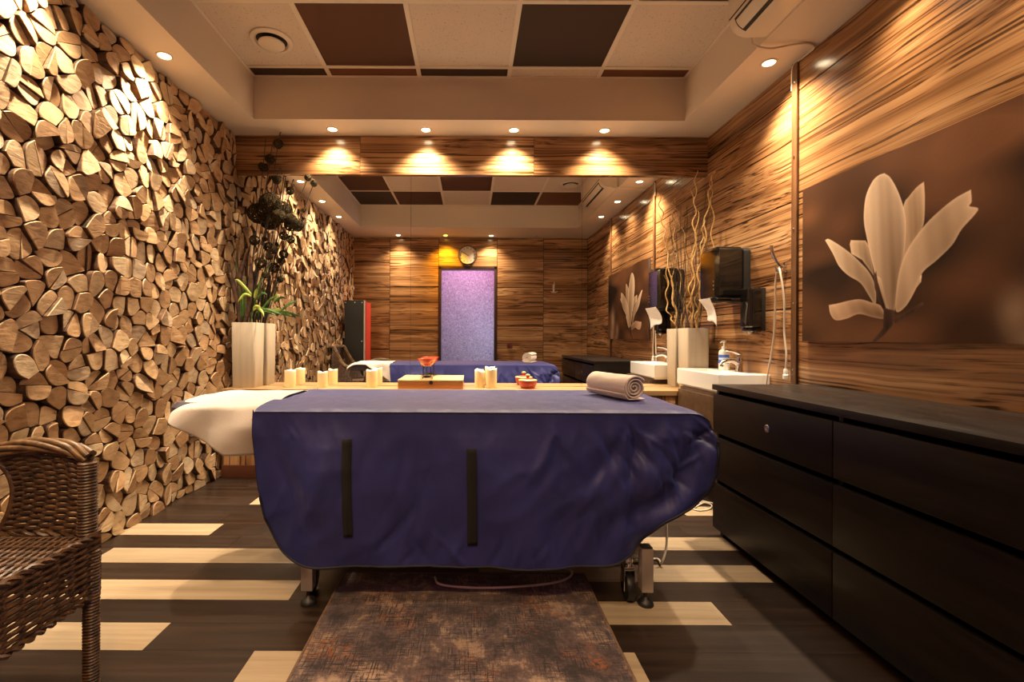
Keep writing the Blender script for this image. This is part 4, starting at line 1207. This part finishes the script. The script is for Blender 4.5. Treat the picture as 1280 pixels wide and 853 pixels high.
leafy('leafy stem with upright blue-green blades at left in the left vase', B + Vector((-.03, .02, 0)), [
    ([px(303, 400, 3.5), px(304, 370, 3.49), px(308, 345, 3.49)], .010, False),
    ([px(306, 400, 3.5), px(309, 375, 3.49), px(311, 350, 3.49)], .011, False),
    ([px(310, 400, 3.5), px(326, 352, 3.48), px(338, 332, 3.47)], .006, False),
    ([px(301, 400, 3.5), px(300, 372, 3.5), px(296, 340, 3.5), px(290, 300, 3.5)], .004, False)], px(305, 372, 3.5))

# ---- twigs in the right vase
wx, wy = 1.667, 3.515
rw = random.Random(8)
def curly(label, pts, r=0.0075, amp=.012, freq=7.0, gold=True, grp='curly willow twigs in the right vase', nm='willow_twig'):
    n = 90; S_ = spline(pts, n); ph = rw.uniform(0, 6); out = []
    for i, p in enumerate(S_):
        s = i / n; k = amp * min(1, s * 3)
        out.append(p + Vector((k * math.sin(freq * 2 * PI * s + ph), k * .6 * math.cos(freq * 2 * PI * s * .8 + ph), 0)))
    rad = [lerp(r, r * .4, i / n) for i in range(n + 1)]
    mb = MB(); mb.tube(out, rad, 7)
    # a short side shoot
    i = int(n * rw.uniform(.55, .8)); q = out[i]; d = Vector((rw.choice([-1, 1]) * .03, -.01, .09))
    mb.tube(spline([q, q + d * .5 + Vector((.008, 0, 0)), q + d], 8), [rad[i] * .6, rad[i] * .55, rad[i] * .5, rad[i] * .45, rad[i] * .4, rad[i] * .35, rad[i] * .3, rad[i] * .25, rad[i] * .2], 6)
    o = mb.build(nm, M['twig_gold' if gold else 'twig_dark']); o.location = (0, 0, 0)
    return tag(o, label, 'twig', grp)
def base(dx=0.0, dy=0.0): return [(wx + dx * .8, wy + dy, .72), (wx + dx, wy + dy, 1.09)]
curly('thick gold curly willow twig reaching up to the header from the right vase', base(-.02, -.02) + [px(866, 360, 3.45), px(867, 290, 3.38), px(868, 250, 3.34), px(869.5, 212, 3.3)])
curly('gold curly willow twig with its tip furthest right in the right corner', base(.02, -.01) + [px(877, 350, 3.45), px(880, 290, 3.38), px(886, 240, 3.33), px(891, 213, 3.3)])
curly('gold curly willow twig ending in a bend beside the corner, below the highest tips', base(.035, 0) + [px(882, 360, 3.46), px(890, 305, 3.42), px(889, 250, 3.36), px(887, 219, 3.32)], .006)
curly('short gold curly willow twig in the middle of the right vase', base(.0, -.04) + [px(871, 370, 3.42), px(876, 310, 3.38), px(879, 272, 3.35)], .006)
curly('gold curly willow twig leaning left from the right vase', base(-.03, -.03) + [px(861, 380, 3.43), px(866, 330, 3.4), px(872, 262, 3.36)], .0065)
for k in range(11):
    x = 862 + k * 3.0; top = rw.uniform(225, 300)
    curly('thin dark twig among the gold willow in the right vase', base(-.045 + .009 * k, rw.uniform(-.03, .04)) + [px(lerp(868, x, .5), 350, 3.47), px(x + rw.uniform(-3, 3), top, 3.42)], .0035, .006, 4, False, 'thin dark twigs in the right vase', 'dark_twig')

# ================================================================== WICKER CHAIR
def strands(mb, surf, nu, rows, r, amp, stakes, m=0, seg=5):
    """woven rows on surf(u, v) -> (point, normal)"""
    for i in range(rows):
        v = (i + .5) / rows; pts = []
        for k in range(nu + 1):
            u = k / nu; p, nrm = surf(u, v)
            pts.append(p + nrm * amp * math.sin(u * stakes * PI + (i % 2) * PI))
        mb.tube(pts, r, seg, m)
def stakes_(mb, surf, n, r, m=0):
    for i in range(n + 1):
        u = i / n; mb.tube([surf(u, v)[0] for v in np.linspace(0, 1, 9)], r, 5, m)
CX0, CX1, CY0, CY1 = -1.73, -1.04, 0.78, 1.33
ZSEAT, ZAP = 0.445, 0.295
RAIL = [(-1.068, .668), (-1.135, .695), (-1.25, .70), (-1.38, .668), (-1.50, .632), (-1.58, .662), (-1.65, .77), (-1.70, .865), (-1.73, .885)]
RS = spline([(x, 0, z) for x, z in RAIL], 60)
def rail_z(X):
    for a, b in zip(RS, RS[1:]):
        if (a.x >= X >= b.x): return lerp(a.z, b.z, (a.x - X) / max(a.x - b.x, 1e-6))
    return RS[-1].z if X < RS[-1].x else RS[0].z
t = thing('wicker_armchair', 'brown wicker armchair at the left edge, back to the log wall', 'armchair', ((CX0 + CX1) / 2, (CY0 + CY1) / 2, 0))
# seat
mb = MB()
def s_seat(u, v):
    X = lerp(CX1 + .005, CX0, v); Y = lerp(CY0 + .01, CY1 - .01, u)
    return Vector((X, Y, ZSEAT + .012 * math.sin(PI * u) * math.sin(PI * v) - .012 * v)), Vector((0, 0, 1))
strands(mb, s_seat, 60, 76, .0048, .003, 16); stakes_(mb, s_seat, 16, .004)
mb.box(CX0, CX1 - .01, CY0 + .02, CY1 - .02, ZSEAT - .03, ZSEAT - .012)
mb.build('seat', M['wicker'], t, smooth=60)
# aprons
def apron(name, p0, p1, nrm, stk):
    mb = MB()
    def s_(u, v):
        p = Vector(p0).lerp(Vector(p1), u); return Vector((p.x, p.y, lerp(ZAP, ZSEAT + .005, v))), Vector(nrm)
    strands(mb, s_, 60, 19, .0046, .0042, stk); stakes_(mb, s_, stk, .004)
    for z in (ZAP - .004, ZSEAT + .008):
        for k in range(2):
            mb.tube([Vector(p0).lerp(Vector(p1), q) + Vector((0, 0, z - Vector(p0).z)) + Vector(nrm) * .006 * math.sin(q * 60 + k * PI) + Vector((0, 0, .006 * math.cos(q * 60 + k * PI))) for q in np.linspace(0, 1, 60)], .006, 5)
    mb.build('apron', M['wicker'], t, smooth=60)
apron('a', (CX1, CY0, 0), (CX1, CY1, 0), (1, 0, 0), 12)
apron('b', (CX1, CY1, 0), (CX0, CY1, 0), (0, 1, 0), 12)
apron('c', (CX1, CY0, 0), (CX0, CY0, 0), (0, -1, 0), 12)
apron('d', (CX0, CY0, 0), (CX0, CY1, 0), (-1, 0, 0), 12)
# arm panels: woven from the front post to an arched opening
def arm(Y, sg):
    mb = MB()
    def s_(u, v):
        z = lerp(ZSEAT + .01, 0, 0)
        X1 = -1.295 - .05 * (2 * abs(v - .5)) ** 2 * (1 if v > .5 else .6)
        X = lerp(-1.07, X1, u); zt = rail_z(X) - .012
        return Vector((X, Y + sg * .012 * math.sin(PI * v), lerp(ZSEAT + .01, zt, v))), Vector((0, sg, 0))
    strands(mb, s_, 30, 29, .0046, .0042, 7); stakes_(mb, s_, 7, .0042)
    mb.tube([s_(1, v)[0] for v in np.linspace(0, 1, 24)], .009, 7)
    mb.build('arm_panel', M['wicker'], t, smooth=60)
    mb = MB()
    def s2(u, v):
        X0_ = -1.50 + .045 * (2 * abs(v - .5)) ** 2
        X = lerp(X0_, CX0 + .004, u); zt = rail_z(X) - .012
        return Vector((X, Y - sg * .03 * u * v, lerp(ZSEAT + .01, zt, v))), Vector((0, sg, 0))
    strands(mb, s2, 24, 30, .0054, .0045, 7); stakes_(mb, s2, 7, .0042)
    mb.tube([s2(0, v)[0] for v in np.linspace(0, 1, 24)], .009, 7)
    mb.build('wing_panel', M['wicker'], t, smooth=60)
arm(CY1, 1); arm(CY0, -1)
mb = MB()
def s_back(u, v):
    Y = lerp(CY0, CY1, u); zt = .868
    return Vector((CX0 + .004 - .045 * math.sin(PI * u) - .0 * v, Y + (0.03 * v if u < .5 else -.03 * v) * abs(2 * u - 1), lerp(ZSEAT, zt, v))), Vector((1, 0, 0))
strands(mb, s_back, 60, 44, .0054, .0045, 16); stakes_(mb, s_back, 16, .0042); mb.build('backrest', M['wicker'], t, smooth=60)
# braided rail round arms and back
path = [Vector((p.x, CY1 - .0 - (.03 * max(0, (-1.5 - p.x) / .155)), p.z)) for p in RS]
backp = [Vector((CX0 + .004 - .045 * math.sin(PI * q), lerp(CY1 - .03, CY0 + .03, q), .88)) for q in np.linspace(0, 1, 24)][1:-1]
path2 = [Vector((p.x, CY0 + CY1 - p.y, p.z)) for p in reversed(path)]
full = path + backp + path2
mb = MB()
for k in range(6):
    pts = []
    for i, p in enumerate(full):
        tg = (full[min(i + 1, len(full) - 1)] - full[max(i - 1, 0)]).normalized(); n1 = Vector((0, 0, 1)) - tg * tg.z; n1.normalize(); n2 = tg.cross(n1); a_ = i * .16 + k * PI / 3
        pts.append(p + (n1 * math.cos(a_) + n2 * math.sin(a_)) * .0145)
    mb.tube(pts, .0076, 7)
o = mb.build('top_rail', M['wicker_rail'], t, smooth=60); o['label'] = 'lighter braided wicker rail'
def wrapped(mb, x, y, z0, z1, r):
    n = int((z1 - z0) / .0085); prof = []
    for i in range(n):
        z = z0 + i * .0085
        prof += [(r, z + .001), (r + .0034, z + .0042), (r, z + .0076)]
    mb.lathe(prof, (x, y, 0), (0, 0, 1), 18)
for (x, y, zt) in ((CX1 - .01, CY1 - .005, .665), (CX1 - .01, CY0 + .005, .665)):
    mb = MB(); wrapped(mb, x - .02, y - (.0 if y > 1 else 0), ZSEAT, zt, .021); mb.build('arm_post', M['wicker'], t, smooth=60)
for (x, y) in ((CX1 - .008, CY1 - .018), (CX1 - .008, CY0 + .018), (CX0 + .02, CY1 - .02), (CX0 + .02, CY0 + .02)):
    mb = MB(); wrapped(mb, x, y, 0.0, ZSEAT - .02, .0175); mb.build('leg', M['wicker'], t, smooth=60)

# ================================================================== REST OF THE ROOM
t = thing('tall_cabinet', 'tall black upright case with a red side behind the armchair', 'case', (-1.6, .45, 0))
mb = MB(); mb.cbox(-1.745, -1.475, .625, .665, .02, 1.52, .004); mb.build('black_front', M['black_panel'], t)
mb = MB(); mb.cbox(-1.475, -1.462, .60, .668, .02, 1.52, .002); mb.build('edge_strip', M['edge_grey'], t)
mb = MB(); mb.cbox(-1.742, -1.455, .30, .624, .02, 1.505, .004); mb.build('red_body', M['red_panel'], t)
mb = MB()
for x in (-1.73, -1.6, -1.5): mb.lathe([(.006, 0), (.006, .006), (.003, .008)], (x, .665, 1.49), (0, 1, 0), 10); mb.lathe([(.008, 0), (.008, .006), (.004, .009)], (x, .665, .95 if x == -1.5 else .3), (0, 1, 0), 10)
mb.build('corner_stud', M['white_plastic'], t)
mb = MB()
for x in (-1.73, -1.49):
    for y in (.33, .64): mb.lathe([(.015, 0), (.013, .02)], (x, y, 0), (0, 0, 1), 12)
mb.build('foot', M['rubber'], t)

# wall clock above the doorway, tilted slightly forward
cx_, cz_, cr = -0.036, 2.272, 0.153
t = thing('wall_clock', 'round cream wall clock with dark rim above the doorway', 'clock', (cx_, YR + .002, cz_))
mb = MB(); mb.lathe([(cr * .98, 0.0), (cr, .01), (cr, .032), (cr * .96, .042), (cr * .89, .044), (cr * .86, .036), (cr * .86, .02)], (cx_, YR + .002, cz_), (0, 1, 0), 48); mb.build('rim', M['clock_rim'], t)
mb = MB(); mb.lathe([(cr * .865, .021), (cr * .865, .024), (.002, .0241)], (cx_, YR + .002, cz_), (0, 1, 0), 48); mb.build('dial', M['clock_face'], t)
yf = YR + .002 + .0245
for h in range(1, 13):
    cu = bpy.data.curves.new('numeral', 'FONT'); cu.body = str(h); cu.size = .032; cu.align_x = 'CENTER'; cu.align_y = 'CENTER'; cu.extrude = .0004; cu.offset = .0009
    tmp = bpy.data.objects.new('numeral_text', cu); COL.objects.link(tmp)
    dg = bpy.context.evaluated_depsgraph_get(); me = bpy.data.meshes.new_from_object(tmp.evaluated_get(dg)); bpy.data.objects.remove(tmp)
    me.materials.clear(); me.materials.append(M['ink'])
    o = bpy.data.objects.new('numeral', me); COL.objects.link(o); o.parent = t
    an = h * PI / 6
    o.location = (-math.sin(an) * cr * .70, yf - (YR + .002), math.cos(an) * cr * .70)
    o.rotation_euler = (PI / 2, 0, PI)
def hand(nm, ang, L, w, y):
    d = Vector((-math.sin(ang), 0, math.cos(ang))); s_ = Vector((d.z, 0, -d.x)); c = Vector((cx_, y, cz_)); mb = MB()
    vs = [c - d * .02 - s_ * w, c - d * .02 + s_ * w, c + d * L + s_ * w * .5, c + d * L - s_ * w * .5]
    mb.add([v for v in vs] + [v + Vector((0, .0012, 0)) for v in vs], [(0, 1, 2, 3), (7, 6, 5, 4), (0, 4, 5, 1), (1, 5, 6, 2), (2, 6, 7, 3), (3, 7, 4, 0)]); mb.build(nm, M['ink'], t, smooth=None)
hand('hour_hand', math.radians(62), .07, .0045, yf + .001); hand('minute_hand', math.radians(57), .105, .003, yf + .003)

# switch, hooks on the rear wall, socket on the log wall
t = thing('light_switch', 'dark red light switch beside the doorway', 'switch', (.618, YR, .885))
mb = MB(); mb.cbox(.576, .660, YR + .0005, YR + .010, .843, .927, .003); mb.build('switch_plate', M['switch_red'], t)
mb = MB(); mb.cbox(.594, .642, YR + .0102, YR + .016, .861, .909, .002); mb.build('rocker', M['switch_red'], t)
t = thing('robe_hook', 'pale double robe hook on the striped doorway wall', 'hook', (1.288, YR, 1.7677))
mb = MB(); mb.cbox(1.273, 1.303, YR + .0005, YR + .006, 1.7077, 1.8277, .002); mb.build('mount_plate', M['steel'], t)
mb = MB(); mb.tube(spline([(1.288, YR + .006, 1.767), (1.288, YR + .05, 1.767), (1.288, YR + .06, 1.827), (1.288, YR + .055, 1.857)], 12), .007, 8); mb.build('upper_prong', M['steel'], t)
mb = MB()
for s_ in (-1, 1): mb.tube(spline([(1.288, YR + .006, 1.707), (1.288 + s_ * .03, YR + .03, 1.7077), (1.288 + s_ * .05, YR + .05, 1.717)], 10), .006, 8)
mb.build('lower_prong', M['steel'], t)
t = thing('wall_socket', 'grey double wall socket set into the log wall below the sheet', 'socket', (XL, 3.08, .41))
mb = MB(); mb.cbox(XL - .02, XL + .022, 3.0, 3.165, .37, .45, .003); mb.build('socket_plate', mat('grey_socket', (.22, .19, .16), .5), t)
for y in (3.042, 3.122):
    mb = MB(); mb.lathe([(.019, .0), (.021, .002), (.021, .003), (.016, .003), (.015, .0008)], (XL + .022, y, .41), (1, 0, 0), 20); mb.build('outlet', M['blackmetal'], t)

# air conditioner on the recess face
t = thing('air_conditioner', 'cream wall-mounted air conditioner under the ceiling at right', 'air conditioner', (1.42, 2.0, 2.55))
ax0, ax1, ay0, ay1, az0, az1 = 1.318, SX1 - .001, 1.62, 2.42, 2.552, 2.825
def ac_prof():
    return [(ax1, az0), (ax0 + .085, az0 - .002), (ax0 + .03, az0 + .022), (ax0 + .008, az0 + .06), (ax0, az0 + .10), (ax0, az1 - .03), (ax0 + .015, az1), (ax1, az1)]
pr = [(p.x, p.z) for p in spline([(a, 0, b) for a, b in ac_prof()[:7]], 36)] + [(ax1, az1)]
n = len(pr)
mb = MB()
def ins(f): return [(lerp(1.42, x, f), lerp(2.69, z, f)) for x, z in pr]
R_ = [(ay0, ins(.97)), (ay0 + .008, pr), (ay1 - .008, pr), (ay1, ins(.97))]
vs = [(x, y, z) for y, q in R_ for x, z in q]; fs = []
for i in range(3):
    for k in range(n): fs.append((i * n + k, i * n + (k + 1) % n, (i + 1) * n + (k + 1) % n, (i + 1) * n + k))
fs.append(tuple(range(n))); fs.append(tuple(3 * n + k for k in range(n)))
mb.add(vs, fs); mb.build('casing', M['ac'], t, smooth=35)
def on_prof(k, off):
    a, b = Vector((pr[k - 1][0], 0, pr[k - 1][1])), Vector((pr[k + 1][0], 0, pr[k + 1][1])); tg = (b - a).normalized(); nr = Vector((tg.z, 0, -tg.x))
    p = Vector((pr[k][0], 0, pr[k][1]))
    if nr.dot(p - Vector((1.45, 0, 2.7))) < 0: nr = -nr
    return p + nr * off
for nm, ks, off, mt, ya, yb in (('air_slot', range(8, 20), .0012, 'ac_dark', ay0 + .05, ay1 - .05), ('louvre', range(10, 18), .004, 'ac', ay0 + .06, ay1 - .06)):
    P = [[on_prof(k, off) + Vector((0, y, 0)) for y in (ya, yb)] for k in ks]
    MB().grid(P).build(nm, M[mt], t, smooth=60, solid=.002)
mb = MB(); k = 24; P = [[on_prof(kk, .0006) + Vector((0, y, 0)) for y in (ay0 + .009, ay1 - .009)] for kk in (22, 23)]; MB().grid(P).build('panel_joint', M['ac_dark'], t, smooth=60)
mb = MB(); c = px(954, 48, 2.43)
mb.tube(spline([(1.44, 2.425, 2.556), (1.47, 2.45, 2.535), (1.56, 2.46, 2.523), (1.66, 2.44, 2.530), (1.74, 2.44, 2.538), (1.795, 2.47, 2.536), (1.80, 2.55, 2.536), (1.80, 2.635, 2.53), (1.80, 2.645, 2.40)], 60), .0055, 8); mb.build('cable', M['cable'], t)

# round ceiling vent in the left pale tile
vc = px(340, 51, 0); YV = (ZC - CAM_Z) * F / (422 - 51); XV = (338 - 587) * YV / F
t = thing('ceiling_vent', 'round cream air valve in the left ceiling tile', 'vent', (XV, YV, ZC))
mb = MB(); mb.lathe([(.125, -.0005), (.125, -.008), (.115, -.016), (.100, -.018), (.092, -.010), (.090, 0)], (XV, YV, ZC), (0, 0, 1), 40, cap=False); mb.build('outer_ring', M['ac'], t)
mb = MB(); mb.lathe([(.091, -.001), (.091, -.003), (.002, -.003)], (XV, YV, ZC), (0, 0, 1), 40); mb.build('dark_throat', M['ac_dark'], t)
mb = MB(); mb.lathe([(.020, -.004), (.050, -.012), (.076, -.024), (.078, -.030), (.070, -.036), (.002, -.038)], (XV, YV, ZC), (0, 0, 1), 40); mb.build('valve_disc', M['ac'], t)
dup(t, (1.19, 1.63, ZC), 'round cream air valve reflected beside the air conditioner')

# rug
t = thing('rug', 'distressed brown and rust rug in front of the massage table', 'rug', (-.018, 1.2, 0))
rx0, rx1, ry0, ry1 = -.525, .489, .45, 2.005
P = [[Vector((lerp(rx0, rx1, i / 40), lerp(ry0, ry1, j / 60), .008 + .0015 * mnoise.noise(Vector((i * .2, j * .2, 0))))) for j in range(61)] for i in range(41)]
mb = MB(); mb.grid(P)
e = [p for p in P[0]] + [r[-1] for r in P[1:]] + list(reversed(P[-1][:-1])) + [r[0] for r in reversed(P[1:-1])]
mb.grid([[p, Vector((p.x, p.y, .0005))] for p in e + [e[0]]])
mb.build('pile', M['rug'], t, smooth=60)
mb = MB(); mb.tube([Vector((p.x, p.y, .005)) for p in e], .0052, 8, closed=True); mb.build('binding', M['rug_edge'], t)

# cables on the floor
def cord(label, pts, r=.0045, n=60):
    mb = MB(); mb.tube(spline(pts, n), r, 8); return tag(mb.build('floor_cable', M['cable']), label, 'cable')
def fl(x, y, z=.006):
    Y = (CAM_Z - z) * F / (y - 422); return Vector(((x - 587) * Y / F, Y, z))
cord('cream cord hanging from the table to the floor right of its leg', [(0.80, 2.10, .60), (.86, 2.13, .40), (.885, 2.12, .22), (.88, 2.10, .09), (.85, 2.08, .02), fl(822, 698), fl(795, 701), fl(765, 705), fl(735, 701)], .005)
cord('cream cord lying across the far end of the rug', [fl(545, 722, .018), fl(552, 731, .018), fl(590, 735, .018), fl(640, 734, .018), fl(690, 729, .018), fl(712, 722, .018), fl(716, 714, .018), fl(705, 709, .02)], .0045)
cord('loops of cream cord on the floor beside the dresser end', [fl(868, 634), fl(880, 628), fl(890, 630), fl(888, 635), fl(874, 637), fl(866, 633), fl(878, 627), fl(892, 628), (1.33, 3.0, .006)], .004)
